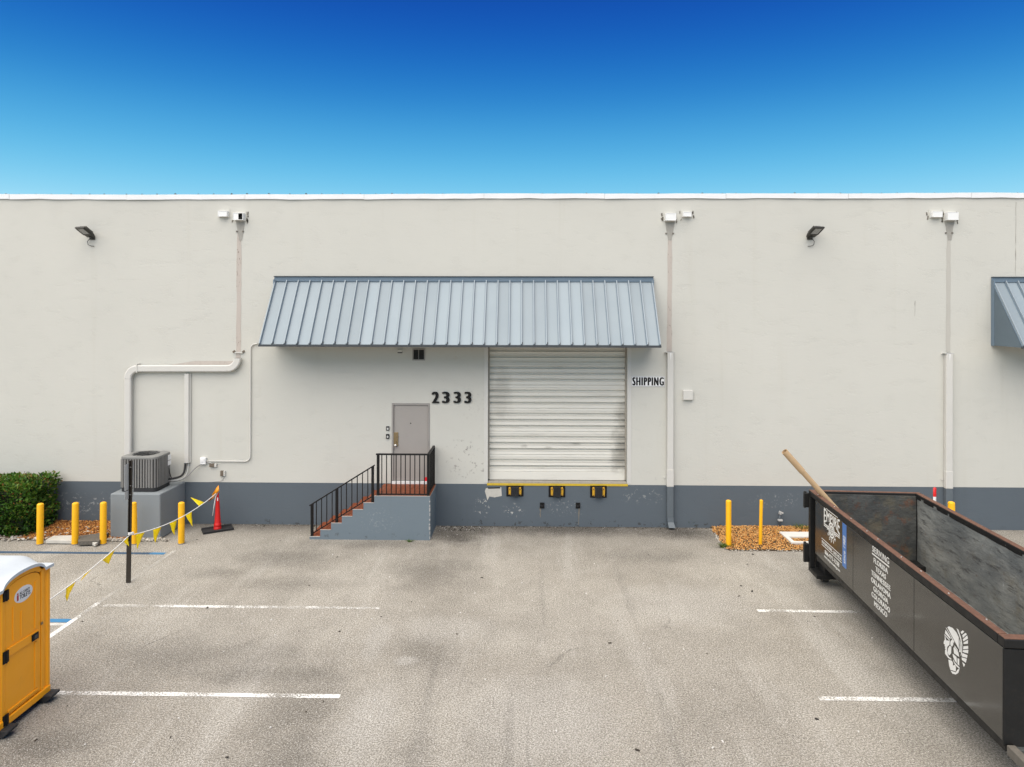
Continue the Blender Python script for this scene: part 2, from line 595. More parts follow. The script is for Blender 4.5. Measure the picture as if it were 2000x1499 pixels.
M['sill'] = plain('dock_sill', (.36, .33, .28), .85, 0, .2, 8, .2, 40, .3, .5, (.14, .12, .1))


def translucent_yellow():
    t = NT('pennant_vinyl')
    t.out(t.mix(t.noise(5, 3), (1.0, .80, .006), (1.0, .88, .012)), .45)
    tl = t.n('ShaderNodeBsdfTranslucent')
    tl.inputs[0].default_value = (1.0, .82, .01, 1)
    ms = t.n('ShaderNodeMixShader')
    ms.inputs[0].default_value = .45
    t.l(t.b.outputs[0], ms.inputs[1])
    t.l(tl.outputs[0], ms.inputs[2])
    t.l(ms.outputs[0], t.t.nodes['Material Output'].inputs[0])
    return t.m


M['pennant'] = translucent_yellow()
M['pennant_orange'] = plain('pennant_orange', (.74, .27, .004), .45)


def shutter():
    t = NT('shutter_paint')
    c = (.70, .68, .615)
    col = t.mix(t.noise(1.2, 4), [x * .94 for x in c], c)
    g = t.noise(1.0, 5, .65, vec=t.scaled((.7, 1, 7)))
    col = t.mix(t.step(g, .52, .75, 0, .32), col, (.36, .34, .29))
    wob = t.noise(3.0, 5, .7)
    for (x, z, rx, rz, k) in ((2.6, 2.2, .42, .9, .55), (2.5, 1.75, .4, .5, .45), (2.6, 2.9, .3, .6, .4), (.0, 2.05, .14, .07, .4), (.62, 2.0, .14, .06, .35), (1.35, 2.1, .2, .06, .4), (-.6, 3.4, .35, 1.0, .3)):
        col = t.mix(t.math('MULTIPLY', t.spot(x, 17.9, z, rx, 3, rz, .8, wob), k), col, (.20, .185, .155))
    fl = t.step(t.noise(26, 4, .7, vec=t.scaled((1, 1, 3))), .64, .68)
    for (x, z, rx, rz) in ((.10, 4.2, .28, .9), (1.5, 4.3, .1, .7), (.3, 3.4, .3, .3)):
        col = t.mix(t.math('MULTIPLY', fl, t.spot(x, 17.9, z, rx, 3, rz, .5)), col, (.05, .045, .04))
    return t.out(col, .5, t.bump(t.noise(30, 3), .06, .01), None, .4)


M['shutter'] = shutter()


def ghost(name, c, dark):
    "bare strip left on the wall by an old pipe, spotted with mould"
    t = NT(name)
    col = t.mix(t.noise(4, 5, .6, vec=t.scaled((3, 1, .5))), [x * .86 for x in c], c)
    sp = t.step(t.noise(15, 5, .72, vec=t.scaled((2.2, 1, .7))), .58, .66)
    msk = t.step(t.noise(.8, 3, .5, vec=t.scaled((.2, 1, 1))), .42, .6)
    col = t.mix(t.math('MULTIPLY', t.math('MULTIPLY', sp, msk), .8), col, dark)
    return t.out(col, .9, t.bump(t.noise(40, 4), .2, .006), None, .2)


M['ghost_pink'] = ghost('pipe_trace_pink', (.51, .455, .405), (.15, .12, .09))
M['ghost_grey'] = ghost('pipe_trace_grey', (.50, .48, .43), (.14, .12, .09))
M['stain'] = plain('mildew_stain', (.34, .325, .29), .9, 0, .25, 9, .1, 40, .2, .4, (.25, .23, .19))


def panel_paint():
    t = NT('dumpster_gloss_paint')
    sc = t.noise(2.2, 5, .7, vec=t.scaled((1, .5, 1.3)))
    col = t.mix(sc, (.020, .020, .018), (.034, .033, .030))
    scr = t.step(t.noise(7, 5, .7, vec=t.scaled((1, 1.0, .14), rot=(.25, 0, 0))), .68, .74, 0, .5)
    col = t.mix(scr, col, (.13, .125, .11))
    rg = t.step(t.noise(1.5, 5, .7), .35, .75, .10, .26)
    nr = t.bump(t.noise(.9, 3), .12, .03)
    return t.out(col, rg, nr, 0, 1.0)


M['gloss'] = panel_paint()


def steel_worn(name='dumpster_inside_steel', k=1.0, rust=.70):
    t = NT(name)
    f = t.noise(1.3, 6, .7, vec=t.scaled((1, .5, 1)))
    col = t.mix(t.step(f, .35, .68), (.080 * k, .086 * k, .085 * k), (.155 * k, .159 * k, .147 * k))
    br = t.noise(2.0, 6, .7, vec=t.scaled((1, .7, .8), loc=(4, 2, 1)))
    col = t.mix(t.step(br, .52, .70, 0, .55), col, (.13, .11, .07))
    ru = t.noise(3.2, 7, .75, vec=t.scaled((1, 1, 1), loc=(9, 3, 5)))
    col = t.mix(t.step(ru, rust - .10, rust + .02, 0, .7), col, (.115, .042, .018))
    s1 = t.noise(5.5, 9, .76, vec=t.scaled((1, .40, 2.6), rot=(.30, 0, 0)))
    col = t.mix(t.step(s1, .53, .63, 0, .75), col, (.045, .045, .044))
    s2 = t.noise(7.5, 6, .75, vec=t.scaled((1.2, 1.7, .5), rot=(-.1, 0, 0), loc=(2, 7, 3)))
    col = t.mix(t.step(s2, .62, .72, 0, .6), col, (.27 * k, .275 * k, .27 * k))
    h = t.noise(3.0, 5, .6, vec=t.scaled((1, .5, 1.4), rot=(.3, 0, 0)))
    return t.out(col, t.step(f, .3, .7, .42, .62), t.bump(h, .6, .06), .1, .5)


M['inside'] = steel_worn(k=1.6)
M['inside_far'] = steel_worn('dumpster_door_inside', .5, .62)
M['rust'] = plain('rusty_rim', (.125, .064, .042), .8, 0, .5, 9, .25, 50, .3, .75, (.045, .036, .030))
M['frame_black'] = plain('dumpster_frame', (.011, .011, .011), .5, 0, .4, 6, .08, 30, .3, .3, (.045, .034, .022))
M['decal_white'] = plain('decal_white', (.72, .71, .67), .5, 0, .06, 14, 0, 1, .4, .15, (.45, .44, .4))
M['decal_blue'] = plain('decal_blue', (.055, .16, .42), .4, 0, .12, 4)
M['potty'] = plain('orange_plastic', (1.0, .39, .009), .42, 0, .05, 2.2, .05, 7, .4, .16, (.55, .22, .02))
M['potty_roof'] = plain('white_plastic_roof', (.50, .54, .565), .5, 0, .08, 2, .04, 6, .4, .2, (.40, .43, .44))
M['sticker'] = plain('sticker_white', (.75, .74, .74), .4)
M['ink'] = plain('ink_dark', (.010, .010, .010), .6, 0, .1, 6, 0, 1, .2)
M['ink_red'] = plain('ink_red', (.40, .02, .04), .5)
M['soil'] = plain('bed_soil', (.085, .055, .03), .95, 0, .4, 9, .6, 40, .2)


def per_piece(name, cols, rough=.8, attr='tone'):
    t = NT(name)
    a = t.n('ShaderNodeAttribute')
    a.attribute_name = attr
    rp = t.n('ShaderNodeValToRGB')
    rp.color_ramp.interpolation = 'LINEAR'
    while len(rp.color_ramp.elements) < len(cols):
        rp.color_ramp.elements.new(.5)
    for i, (e, c) in enumerate(zip(rp.color_ramp.elements, cols)):
        e.position = i / (len(cols) - 1)
        e.color = (*c, 1)
    t.l(a.outputs['Fac'], rp.inputs[0])
    t.out(rp.outputs[0], rough, None, None, .3)
    return t


M['mulch'] = per_piece('mulch_chips', [(.13, .045, .012), (.33, .12, .028), (.54, .25, .062), (.70, .42, .16), (.34, .22, .11)]).m
M['stones'] = per_piece('pale_stones', [(.18, .16, .14), (.36, .33, .28), (.55, .52, .46)]).m


def leafy(name, cols):
    t = per_piece(name, cols, .5)
    tl = t.n('ShaderNodeBsdfTranslucent')
    t.l(t.b.inputs['Base Color'].links[0].from_socket, tl.inputs[0])
    ms = t.n('ShaderNodeMixShader')
    ms.inputs[0].default_value = .25
    t.l(t.b.outputs[0], ms.inputs[1])
    t.l(tl.outputs[0], ms.inputs[2])
    t.l(ms.outputs[0], t.t.nodes['Material Output'].inputs[0])
    return t.m


M['leaf'] = leafy('hedge_leaf', [(.008, .024, .004), (.026, .078, .008), (.066, .165, .016), (.15, .245, .03), (.19, .14, .03), (.22, .075, .025)])
M['grass'] = leafy('weed_leaf', [(.03, .07, .01), (.07, .13, .02), (.14, .16, .04)])
M['bark'] = plain('twig_bark', (.06, .045, .03), .9)

# ================================================================== the setting
WALL_Y = 17.7
lot = MB().sheet(2, 2, lambda u, v: (-420 + 840 * u, -420 + 840 * v, 0)).build('parking_lot', M['asphalt'])
tag(lot, kind='structure')
LZ = .004


def stripe(name, x0, x1, y0, y1, mat, z=LZ):
    n = max(1, int(max(x1 - x0, y1 - y0) / .4))
    mb = MB()
    jit = lambda: rnd.uniform(-.006, .006)
    pts0, pts1 = [], []
    if x1 - x0 > y1 - y0:
        for i in range(n + 1):
            x = x0 + (x1 - x0) * i / n
            pts0.append((x, y0 + jit(), z)); pts1.append((x, y1 + jit(), z))
    else:
        for i in range(n + 1):
            y = y0 + (y1 - y0) * i / n
            pts0.append((x1 + jit(), y, z)); pts1.append((x0 + jit(), y, z))
    mb.add(pts0 + pts1, [(i, i + 1, n + 2 + i, n + 1 + i) for i in range(n)])
    return mb.build(name, mat, lot)


yA = G(700, 1188).y
yB = G(600, 1360).y
xs = G(640, 1360).x
XL = G(190, 1187).x
stripe('parking_line', XL + .9, G(741, 1190).x, yA - .05, yA + .05, M['line_white'])
stripe('parking_line', XL + .06, XL + .9, yA - .05, yA + .05, M['line_faded'])
stripe('parking_line', -8.6, G(664, 1361).x, yB - .05, yB + .05, M['line_white'])
XD = (G(97, 1250).x + G(330, 1079).x) / 2
stripe('parking_line', XD - .05, XD + .05, 8.6, 12.9, M['line_white'])
stripe('parking_line', XD - .05, XD + .05, 12.9, 15.72, M['line_ghost'])
yC = G(60, 1079.5).y
stripe('parking_line', -22, G(295, 1080).x, yC - .06, yC + .06, M['line_navy'])
stripe('parking_line', G(295, 1080).x, G(325, 1080).x, yC - .06, yC + .06, M['line_blue'])
yD = G(120, 1213).y
stripe('parking_line', -14, XD - .055, yD - .07, yD + .07, M['line_blue'])
stripe('parking_line', -14, XD - .055, yD - .19, yD - .09, M['line_faded'])
yE = G(1580, 1194.5).y
stripe('parking_line', G(1480, 1194).x, 9.9, yE - .05, yE + .05, M['line_white'])
yF = G(1700, 1366).y
stripe('parking_line', G(1600, 1366).x, 9.7, yF - .05, yF + .05, M['line_white'])

# ================================================================== warehouse
wh = thing('warehouse_building', 'long cream stucco warehouse with slate grey base and white metal coping', 'building', (0, WALL_Y, 0))
WX0, WX1, WDEP = -26.0, 27.0, 30.0
Z_TOP = P(1000, 380, WALL_Y).z
Z_BAND = P(1000, 946, WALL_Y).z
# openings (world metres on the wall plane)
RX0, RX1 = P(953, 800, WALL_Y).x, P(1225, 800, WALL_Y).x
RZ0, RZ1 = P(1090, 949, WALL_Y).z + .0, P(1090, 676, WALL_Y - .6).z + .2
DX0, DX1 = P(765, 860, WALL_Y).x, P(839.5, 860, WALL_Y).x
DZ0, DZ1 = P(800, 945, WALL_Y).z, P(800, 788, WALL_Y).z
YW = WALL_Y
REC = .30


def quad_wall(name, rects, mat, holes_reveal=()):
    mb = MB()
    for (x0, x1, z0, z1) in rects:
        mb.add([(x0, YW, z0), (x1, YW, z0), (x1, YW, z1), (x0, YW, z1)], [(0, 1, 2, 3)])
    for pts in holes_reveal:
        mb.add(pts, [(0, 1, 2, 3)])
    return mb.build(name, mat, wh)


yb = YW + REC
quad_wall('stucco_wall', [
    (WX0, DX0, Z_BAND, Z_TOP), (DX0, DX1, DZ1, Z_TOP), (DX1, RX0, Z_BAND, Z_TOP), (RX0, RX1, RZ1, Z_TOP), (RX1, WX1, Z_BAND, Z_TOP)],
    M['cream'], [
    [(RX0, YW, Z_BAND), (RX0, YW, RZ1), (RX0, yb, RZ1), (RX0, yb, Z_BAND)],
    [(RX1, YW, RZ1), (RX1, YW, Z_BAND), (RX1, yb, Z_BAND), (RX1, yb, RZ1)],
    [(RX0, YW, RZ1), (RX1, YW, RZ1), (RX1, yb, RZ1), (RX0, yb, RZ1)],
    [(DX0, YW, DZ0), (DX0, YW, DZ1), (DX0, YW + .1, DZ1), (DX0, YW + .1, DZ0)],
    [(DX1, YW, DZ1), (DX1, YW, DZ0), (DX1, YW + .1, DZ0), (DX1, YW + .1, DZ1)],
    [(DX0, YW, DZ1), (DX1, YW, DZ1), (DX1, YW + .1, DZ1), (DX0, YW + .1, DZ1)]])
zb2 = Z_BAND
quad_wall('painted_base', [(WX0, DX0, 0, zb2), (DX0, DX1, 0, min(DZ0, zb2)), (DX1, RX0, 0, zb2), (RX0, RX1, 0, RZ0), (RX1, WX1, 0, zb2)], M['slate'])
shell = MB()
shell.add([(WX0, YW, 0), (WX0, YW, Z_TOP), (WX0, YW + WDEP, Z_TOP), (WX0, YW + WDEP, 0), (WX1, YW, 0), (WX1, YW, Z_TOP), (WX1, YW + WDEP, Z_TOP), (WX1, YW + WDEP, 0)],
          [(0, 1, 2, 3), (4, 7, 6, 5), (3, 2, 6, 7)])
shell.build('rear_walls', M['cream'], wh)
MB().box(WX0 + .01, WX1 - .01, YW + .25, YW + WDEP - .01, Z_TOP - .4, Z_TOP - .3).build('roof_deck', M['roof_deck'], wh)
MB().box(WX0 + .01, WX1 - .01, YW + .19, YW + .25, Z_TOP - .4, Z_TOP - .002).build('parapet', M['cream'], wh)
# coping: lapped lengths of white sheet metal, each a little off
n_cop = 17
cl = (WX1 - WX0) / n_cop
z_prev = 0.0
for i in range(n_cop):
    x0, x1 = WX0 + i * cl, WX0 + (i + 1) * cl - .006
    z_next = rnd.uniform(-.016, .012)
    mb = MB()
    za, zb_ = Z_TOP + z_prev, Z_TOP + z_next
    segs = 8
    rr = []
    for k in range(segs + 1):
        t_ = k / segs
        x = x0 + (x1 - x0) * t_
        z = za + (zb_ - za) * t_ + rnd.uniform(-.004, .004)
        lo = z - .115 + rnd.uniform(-.008, .008)
        yo = YW - .035 + rnd.uniform(-.008, .006)
        rr.append([(x, yo, lo), (x, yo - .006, z + .012), (x, YW + .28, z + .03), (x, YW + .28, z - .12), (x, YW + .272, z - .12), (x, YW + .272, z + .02), (x, yo + .004, z + .002), (x, yo + .01, lo)])
    mb.rings(rr)
    mb.build('coping_length', M['coping'], wh)
    z_prev = z_next
mb = MB()
x = WX0 + .3
while x < WX1 - .2:
    r_ = rnd.choice((.008, .010, .016))
    mb.box(x - r_, x + r_, YW + .0, YW + .0 + 2 * r_, Z_TOP + .0, Z_TOP + .022 + r_)
    x += rnd.uniform(.34, .62)
tag(mb.build('coping_screws', M['grey_dark'], wh), kind='stuff')

# traces of the removed pipes and stains under the scuppers (on the wall, a few millimetres proud)
def trace(name, pts_px, mat, d=.004):
    mb = MB()
    ps = [P(x, y, YW - d) for x, y in pts_px]
    mb.add(ps, [tuple(range(len(ps)))])
    me_n = mb.build(name, mat, wh)
    return me_n

def trace_strip(name, x0a, x1a, ya, x0b, x1b, yb_, mat, d=.004, n=12):
    mb = MB()
    for k in range(n + 1):
        t_ = k / n
        j0, j1 = rnd.uniform(-.7, .7), rnd.uniform(-.7, .7)
        y = ya + (yb_ - ya) * t_
        mb.v += [tuple(P(x0a + (x0b - x0a) * t_ + j0, y, YW - d)), tuple(P(x1a + (x1b - x1a) * t_ + j1, y, YW - d))]
    mb.f += [(2 * k, 2 * k + 2, 2 * k + 3, 2 * k + 1) for k in range(n)]
    return mb.build(name, mat, wh)

trace_strip('pipe_trace', 463, 471.5, 452, 461, 470, 700, M['ghost_pink'])
trace_strip('pipe_trace', 1304.5, 1312.5, 466, 1302.5, 1312, 687, M['ghost_pink'])
trace_strip('pipe_trace', 1849.5, 1857, 455, 1847, 1856, 688, M['ghost_grey'])
for xc, w in ((470, 9), (1308.5, 10), (1854.5, 10)):
    trace_strip('scupper_stain', xc - w, xc + w, 431, xc - 3.2, xc + 3.2, 470, M['stain'], d=.007, n=6)
trace_strip('pipe_trace', 330, 458, 713.5, 380, 458, 705.5, M['ghost_pink'], d=.0045, n=2)
trace('bare_plaster', [(949, 954), (979, 952), (980, 969), (966, 972), (956, 970), (952, 978), (949, 966), (947, 960)][::-1], M['concrete'])
trace('plaster_slot', [(953, 952.6), (977, 952.0), (977, 954.5), (953, 955)][::-1], M['dark_hole'], d=.007)
trace_strip('wall_joint', 1984.2, 1985, 395, 1983, 1983.8, 540, M['stain'], n=10)
trace_strip('wall_crack', 1786.6, 1787.4, 588, 1786.6, 1787.2, 618, M['stain'], n=5)

# ---- entrance door (part of the building)
fr = MB()
ft = .048
fr.box(DX0 + .003, DX0 + ft, YW - .012, YW + .08, DZ0, DZ1 - .003)
fr.box(DX1 - ft, DX1 - .003, YW - .012, YW + .08, DZ0, DZ1 - .003)
fr.box(DX0 + ft, DX1 - ft, YW - .012, YW + .08, DZ1 - ft, DZ1 - .003)
leaf_ = MB().box(DX0 + ft + .006, DX1 - ft - .006, YW + .022, YW + .066, DZ0 + .075, DZ1 - ft - .006).build('entrance_door', M['door_taupe'], wh, bevel=.004)
tag(leaf_, 'taupe metal entrance door with brass lock plate at the top of the stairs')
fr.build('door_frame', M['frame_taupe'], leaf_, bevel=.003)
MB().box(DX0 + ft + .002, DX1 - ft - .002, YW + .07, YW + .09, DZ0, DZ1 - ft).build('door_gap', M['dark_hole'], leaf_)
MB().box(DX0 + .01, DX1 - .01, YW - .03, YW + .069, DZ0 - .02, DZ0 + .062).build('threshold', M['white_paint'], leaf_, bevel=.004)
a, b = P(768, 845, YW), P(777.5, 873.5, YW)
MB().box(a.x, b.x, YW + .004, YW + .022, b.z + .02, a.z).build('lock_plate', M['brass'], leaf_, bevel=.004)
MB().box(a.x, b.x + .01, YW - .004, YW + .006, a.z - .115, a.z - .09).build('latch_guard', M['brass'], leaf_, bevel=.003)
c = P(772.8, 863.5, YW)
MB().cyl((c.x, YW + .006, c.z), (c.x, YW - .02, c.z), .027, .024, 18).build('lock_cylinder', M['brass'], leaf_, smooth=True, auto=40)
c = P(773, 870.3, YW)
mbk = MB()
for (r0, y0), (r1, y1) in zip([(.02, .01), (.016, -.03), (.034, -.05), (.036, -.065), (.02, -.075)], [(.016, -.03), (.034, -.05), (.036, -.065), (.02, -.075), (.001, -.077)]):
    mbk.cyl((c.x, YW + y0, c.z), (c.x, YW + y1, c.z), r0, r1, 18, cap=False)
mbk.build('door_knob', M['steel'], leaf_, smooth=True)
c = P(801.8, 827.5, YW)
MB().cyl((c.x, YW + .022, c.z), (c.x, YW + .012, c.z), .015, .013, 14).build('peephole', M['ink'], leaf_)
for py in (801, 866, 925):
    c = P(837, py, YW)
    MB().cyl((c.x, YW - .006, c.z - .06), (c.x, YW - .006, c.z + .06), .013, n=10).build('hinge', M['frame_taupe'], leaf_)
c = P(832, 937, YW)
MB().add([(c.x + .062 * math.cos(k * math.pi / 5), YW + .018, c.z + .062 * math.sin(k * math.pi / 5)) for k in range(10)], [tuple(range(10))]).build('red_sticker', M['sticker_red'], leaf_)

# ---- roll-up shutter (part of the building)
SY = YW + .20
sh = MB().box(RX0 + .006, RX1 - .006, SY + .085, SY + .095, RZ0 + .12, RZ1 - .01).build('roll_up_door', M['dark_hole'], wh)
tag(sh, 'off-white corrugated roll-up shutter of the loading dock, closed')
GX = .035
def profile_mesh(name, prof):
    mb = MB()
    w = RX1 - RX0 - 2 * GX
    n = len(prof)
    for x in (0, w):
        mb.v += [(x, -o, z) for (z, o) in prof]
    mb.f += [(i, n + i, n + i + 1, i + 1) for i in range(n - 1)]
    return mb.mesh(name, M['shutter'])
RIB = .160
rib_me = profile_mesh('slat', [(0, .0), (.004, .018), (.014, .024), (.022, .014), (.086, .010), (.096, .024), (.106, .026), (.112, .018), (.115, -.042), (.143, -.045), (.154, -.014), (.160, .0)])
flat_me = profile_mesh('slat', [(0, .0), (.008, .014), (.052, .020), (.056, .008), (.064, .008), (.068, .020), (.112, .016), (.122, .006), (.126, .0)])
z = P(1090, 939, SY).z + .02
bot_z = z
MB().box(RX0 + GX, RX1 - GX, SY - .03, SY + .02, z, z + .215).build('bottom_bar', M['shutter'], sh, bevel=.008)
z += .215
k = 0
seq = ['r', 'r', 'f', 'r', 'r', 'r', 'f']
i = 0
pat = [0, 0, 1, 0, 0, 0, 1]
cnt = 0
order = ['r', 'r', 'f']
while z < RZ1 - .02:
    kind = order[cnt] if cnt < 3 else ('f' if (cnt - 3) % 4 == 3 else 'r')
    cnt += 1
    me_ = rib_me if kind == 'r' else flat_me
    link('slat', me_, sh, loc=(RX0 + GX, SY - YW, z))
    z += RIB if kind == 'r' else .126
mb = MB().box(RX0 + .004, RX0 + GX, SY - .06, SY + .05, RZ0 + .12, RZ1 - .012)
mb.build('guide_rail', M['sill'], sh, bevel=.004)
MB().box(RX1 - GX, RX1 - .004, SY - .06, SY + .05, RZ0 + .12, RZ1 - .012).build('guide_rail', M['sill'], sh, bevel=.004)
MB().box(RX0 + .003, RX1 - .003, YW + .015, YW + .32, RZ0 - .05, bot_z - .012).build('dock_sill', M['sill'], sh, bevel=.006)
MB().box(RX0 - .02, RX1 + .02, YW - .012, YW + .014, RZ0 - .004, RZ0 + .052).build('dock_edge_angle', M['dock_yellow'], sh, bevel=.004)
for s_ in (0, 1):
    x0 = RX0 - .10 if s_ == 0 else RX1 + .003
    MB().box(x0, x0 + .10, YW - .010, YW - .002, RZ0 + .06, RZ1 + .05).build('jamb_trim', M['pvc'], sh, bevel=.002)

# ---- awnings
AW_Y = YW - 1.08
AZ_T = P(900, 541, YW).z
AZ_B = P(900, 674, AW_Y).z
def make_awning(x0, npan, label, first=None):
    pw = .3055
    x1 = x0 + npan * pw
    aw = thing('metal_awning', label, 'awning', (x0, YW, AZ_B), 'standing-seam awnings')
    drop, outw = AZ_T - .10 - AZ_B, 1.08
    sl = math.hypot(drop, outw)
    d = Vector((0, -outw / sl, -drop / sl))            # down the slope
    nrm = Vector((0, -drop / sl, outw / sl))           # out of the slope
    top = Vector((0, 0, drop))
    def slab(xa, xb, s0, s1, t0, t1):
        m = MB()
        c = top + d * (s0 + s1) / 2 + nrm * (t0 + t1) / 2 + Vector(((xa + xb) / 2, 0, 0))
        return m.obox(c, (( xb - xa) / 2, 0, 0), d * (s1 - s0) / 2, nrm * (t1 - t0) / 2)
    pan = slab(.004, pw - .004, .03, sl, -.012, 0).mesh('panel', M['awning'])
    shade_strip = slab(-.026, .026, .025, sl + .002, .001, .010)  # rib-side shade put into colour: a darker strip under each rib
    shade_strip = shade_strip.mesh('rib_shade', M['awning_trim'])
    cap_ = slab(-.012, .012, .026, sl + .004, .0105, .060).mesh('seam_rib', M['awning_rib'])
    edge = slab(.010, .034, sl - .06, sl - .004, .001, .012).mesh('seam_gap', M['awning_dark'])
    for i in range(npan):
        q_ = link('panel', pan, aw, loc=(i * pw, 0, rnd.uniform(-.004, .004)))
        q_.rotation_euler = (R(rnd.uniform(-.06, .06)), R(rnd.uniform(-.06, .06)), R(rnd.uniform(-.06, .06)))
        if i:
            link('seam_gap', edge, aw, loc=(i * pw + rnd.uniform(-.004, .006), 0, rnd.uniform(0, .02)))
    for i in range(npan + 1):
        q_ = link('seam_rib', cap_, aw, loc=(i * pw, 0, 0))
        link('rib_shade', shade_strip, q_)
    L = npan * pw
    MB().box(-.03, L + .03, -.045, -.004, drop - .03, drop + .105).build('top_flashing', M['awning_trim'], aw, local=True, bevel=.004)
    MB().box(-.035, L + .035, -.075, -.004, drop + .095, drop + .112).build('flashing_lip', M['awning_dark'], aw, local=True)
    MB().box(-.03, L + .03, -outw - .035, -outw + .02, -.055, -.004).build('drip_edge', M['awning_dark'], aw, local=True, bevel=.004)
    for s_ in (0, 1):
        xa, xb = (-.026, -.006) if s_ == 0 else (L + .006, L + .026)
        poly = [(-.012, -.03), (-.012, drop - .02), (-outw, -.03)]
        m = MB()
        m.prism(poly, lambda y, z_: (xa, y, z_), lambda y, z_: (xb, y, z_))
        m.build('end_panel', M['awning_side'], aw, local=True)
        m = MB().box(xa - .008, xb + .008, -.115, -.003, -.04, drop + .02)
        m.build('end_trim', M['awning_trim'], aw, local=True, bevel=.003)
    return aw
M['awning_side'] = stucco('awning_side_stucco', (.12, .155, .18), rake=.7, dirt=.3)
make_awning(P(539, 541, YW).x, 32, 'long blue-grey standing-seam metal awning above the entrance and shutter')
make_awning(P(1938, 541, YW).x, 16, 'second blue-grey metal awning cut off by the right edge of the photo')

# ---- downspouts
def elbow(c, r, a0, a1, n=6):
    return [Vector((c[0] + r * math.cos(R(a0 + (a1 - a0) * k / n)), c[1], c[2] + r * math.sin(R(a0 + (a1 - a0) * k / n)))) for k in range(n + 1)]

def downspout(px, top_py, label, w_px=12.0):
    a = P(px, top_py, YW - .06)
    w = w_px * 17.64 / FPX
    ds = thing('downspout', label, 'downspout', (a.x, YW - .06, 0), 'wall downspouts')
    z_t = a.z
    zb_ = Z_BAND
    x = a.x
    MB().box(x - w / 2, x + w / 2, YW - .115, YW - .008, zb_ + .42, z_t).build('upper_pipe', M['pvc'], ds, bevel=.012)
    MB().box(x - w / 2 - .008, x + w / 2 + .008, YW - .122, YW - .006, zb_ - .015, zb_ + .43).build('sleeve', M['pvc'], ds, bevel=.012)
    MB().box(x - w / 2 - .004, x + w / 2 + .004, YW - .118, YW - .007, .30, zb_ - .015).build('lower_pipe', M['pipe_slate'], ds, bevel=.012)
    sh_ = MB()
    sh_.rings([[(x - w / 2, YW - .008, .30), (x + w / 2, YW - .008, .30), (x + w / 2, YW - .115, .30), (x - w / 2, YW - .115, .30)],
               [(x - w / 2 + .01, YW - .012, .16), (x + w / 2 + .01, YW - .012, .16), (x + w / 2 + .01, YW - .125, .17), (x - w / 2 + .01, YW - .125, .17)],
               [(x - w / 2 + .02, YW - .10, .02), (x + w / 2 + .03, YW - .10, .02), (x + w / 2 + .03, YW - .24, .06), (x - w / 2 + .02, YW - .24, .06)]])
    sh_.build('shoe', M['pipe_slate'], ds, bevel=.006)
    MB().box(x - w / 2 + .012, x + w / 2 - .012, YW - .103, YW - .02, z_t - .004, z_t + .004).build('open_mouth', M['dark_hole'], ds)
    MB().box(x - w / 2 - .05, x + w / 2 + .03, YW - .118, YW - .004, z_t - .012, z_t + .004).build('strap', M['alu'], ds, bevel=.002)
    for zz in (z_t - .02, zb_ + .2):
        MB().box(x - w / 2 - .07, x - w / 2 - .02, YW - .02, YW - .002, zz - .02, zz + .02).build('strap_tab', M['pvc'], ds)
    MB().add([(x - .05, YW - .1165, z_t - .02), (x - .01, YW - .1165, z_t - .03), (x + .0, YW - .1165, z_t - .22), (x + .02, YW - .1165, z_t - .02)][::-1], [(0, 1, 2, 3)]).build('pale_patch', M['white_paint'], ds)  # flat pale patch on the pipe front, below its mouth
    return ds

downspout(1309, 688, 'cream downspout right of the black and white sign')
downspout(1852.5, 690, 'cream downspout behind the open dumpster', 12.5)

ds = thing('wall_pipe', 'cream pipe bending sideways along the wall and down behind the air conditioner', 'pipe', (P(465, 700, YW).x, YW, P(465, 700, YW).z), 'wall downspouts')
y_ = YW - .085
p0 = P(464.5, 700, y_)
p1 = P(464.5, 720, y_)
p2 = P(251, 720, y_)
p3 = P(251, 905, y_)
er = .26
path = [p0] + elbow((p0.x - er, y_, p1.z + er), er, 0, -90) + elbow((p2.x + er, y_, p2.z - er), er, 90, 180) + [Vector((p2.x, y_, p3.z))]
w_ = 13.5 * 17.6 / FPX
n1 = 9
MB().tube(path[:8], .08, flat=(w_, .12, (0, -1, 0))).build('elbow', M['pvc'], ds, bevel=.004)
MB().tube(path[7:9], .08, flat=(w_ * .97, .115, (0, -1, 0))).build('cross_run', M['pvc'], ds)
MB().tube(path[8:15], .08, flat=(w_ * 1.02, .124, (0, -1, 0))).build('elbow', M['pvc'], ds)
MB().tube(path[14:], .08, flat=(w_ * .97, .115, (0, -1, 0))).build('down_run', M['pvc'], ds)
MB().box(p0.x - w_ / 2 + .012, p0.x + w_ / 2 - .012, y_ - .045, y_ + .045, p0.z - .004, p0.z + .003).build('open_mouth', M['dark_hole'], ds)
for dx in (-.13, .12):
    MB().obox((p0.x + dx, YW - .02, p0.z + .17), (.025, 0, .02), (0, .018, 0), (-.012, 0, .016)).build('bracket_tab', M['box_brown'], ds)
MB().obox((p0.x, YW - .03, p0.z + .14), (.1, 0, 0), (0, .012, 0), (0, 0, .014)).build('bracket', M['pvc'], ds)
c = P(273, 720, YW)
MB().box(c.x - .012, c.x + .012, y_ - .068, YW - .002, c.z - w_ / 2 - .01, c.z + w_ / 2 + .045).build('strap', M['pvc'], ds)

# line-set cover and cables
a, b = P(361, 730, YW - .05), P(371, 905, YW - .05)
lc = thing('lineset_cover', 'straight cream vertical cover strip below the sideways pipe', 'cable cover', ((a.x + b.x) / 2, YW, b.z))
MB().box(a.x, b.x - .02, YW - .085, YW - .003, b.z, a.z).build('channel', M['pvc'], lc, bevel=.01)
MB().box(b.x - .02, b.x + .012, YW - .045, YW - .003, b.z + .01, a.z).build('side_conduit', M['pvc'], lc, bevel=.006)
MB().box(a.x + .012, b.x - .03, YW - .075, YW - .012, b.z - .012, b.z + .002).build('open_end', M['dark_hole'], lc)

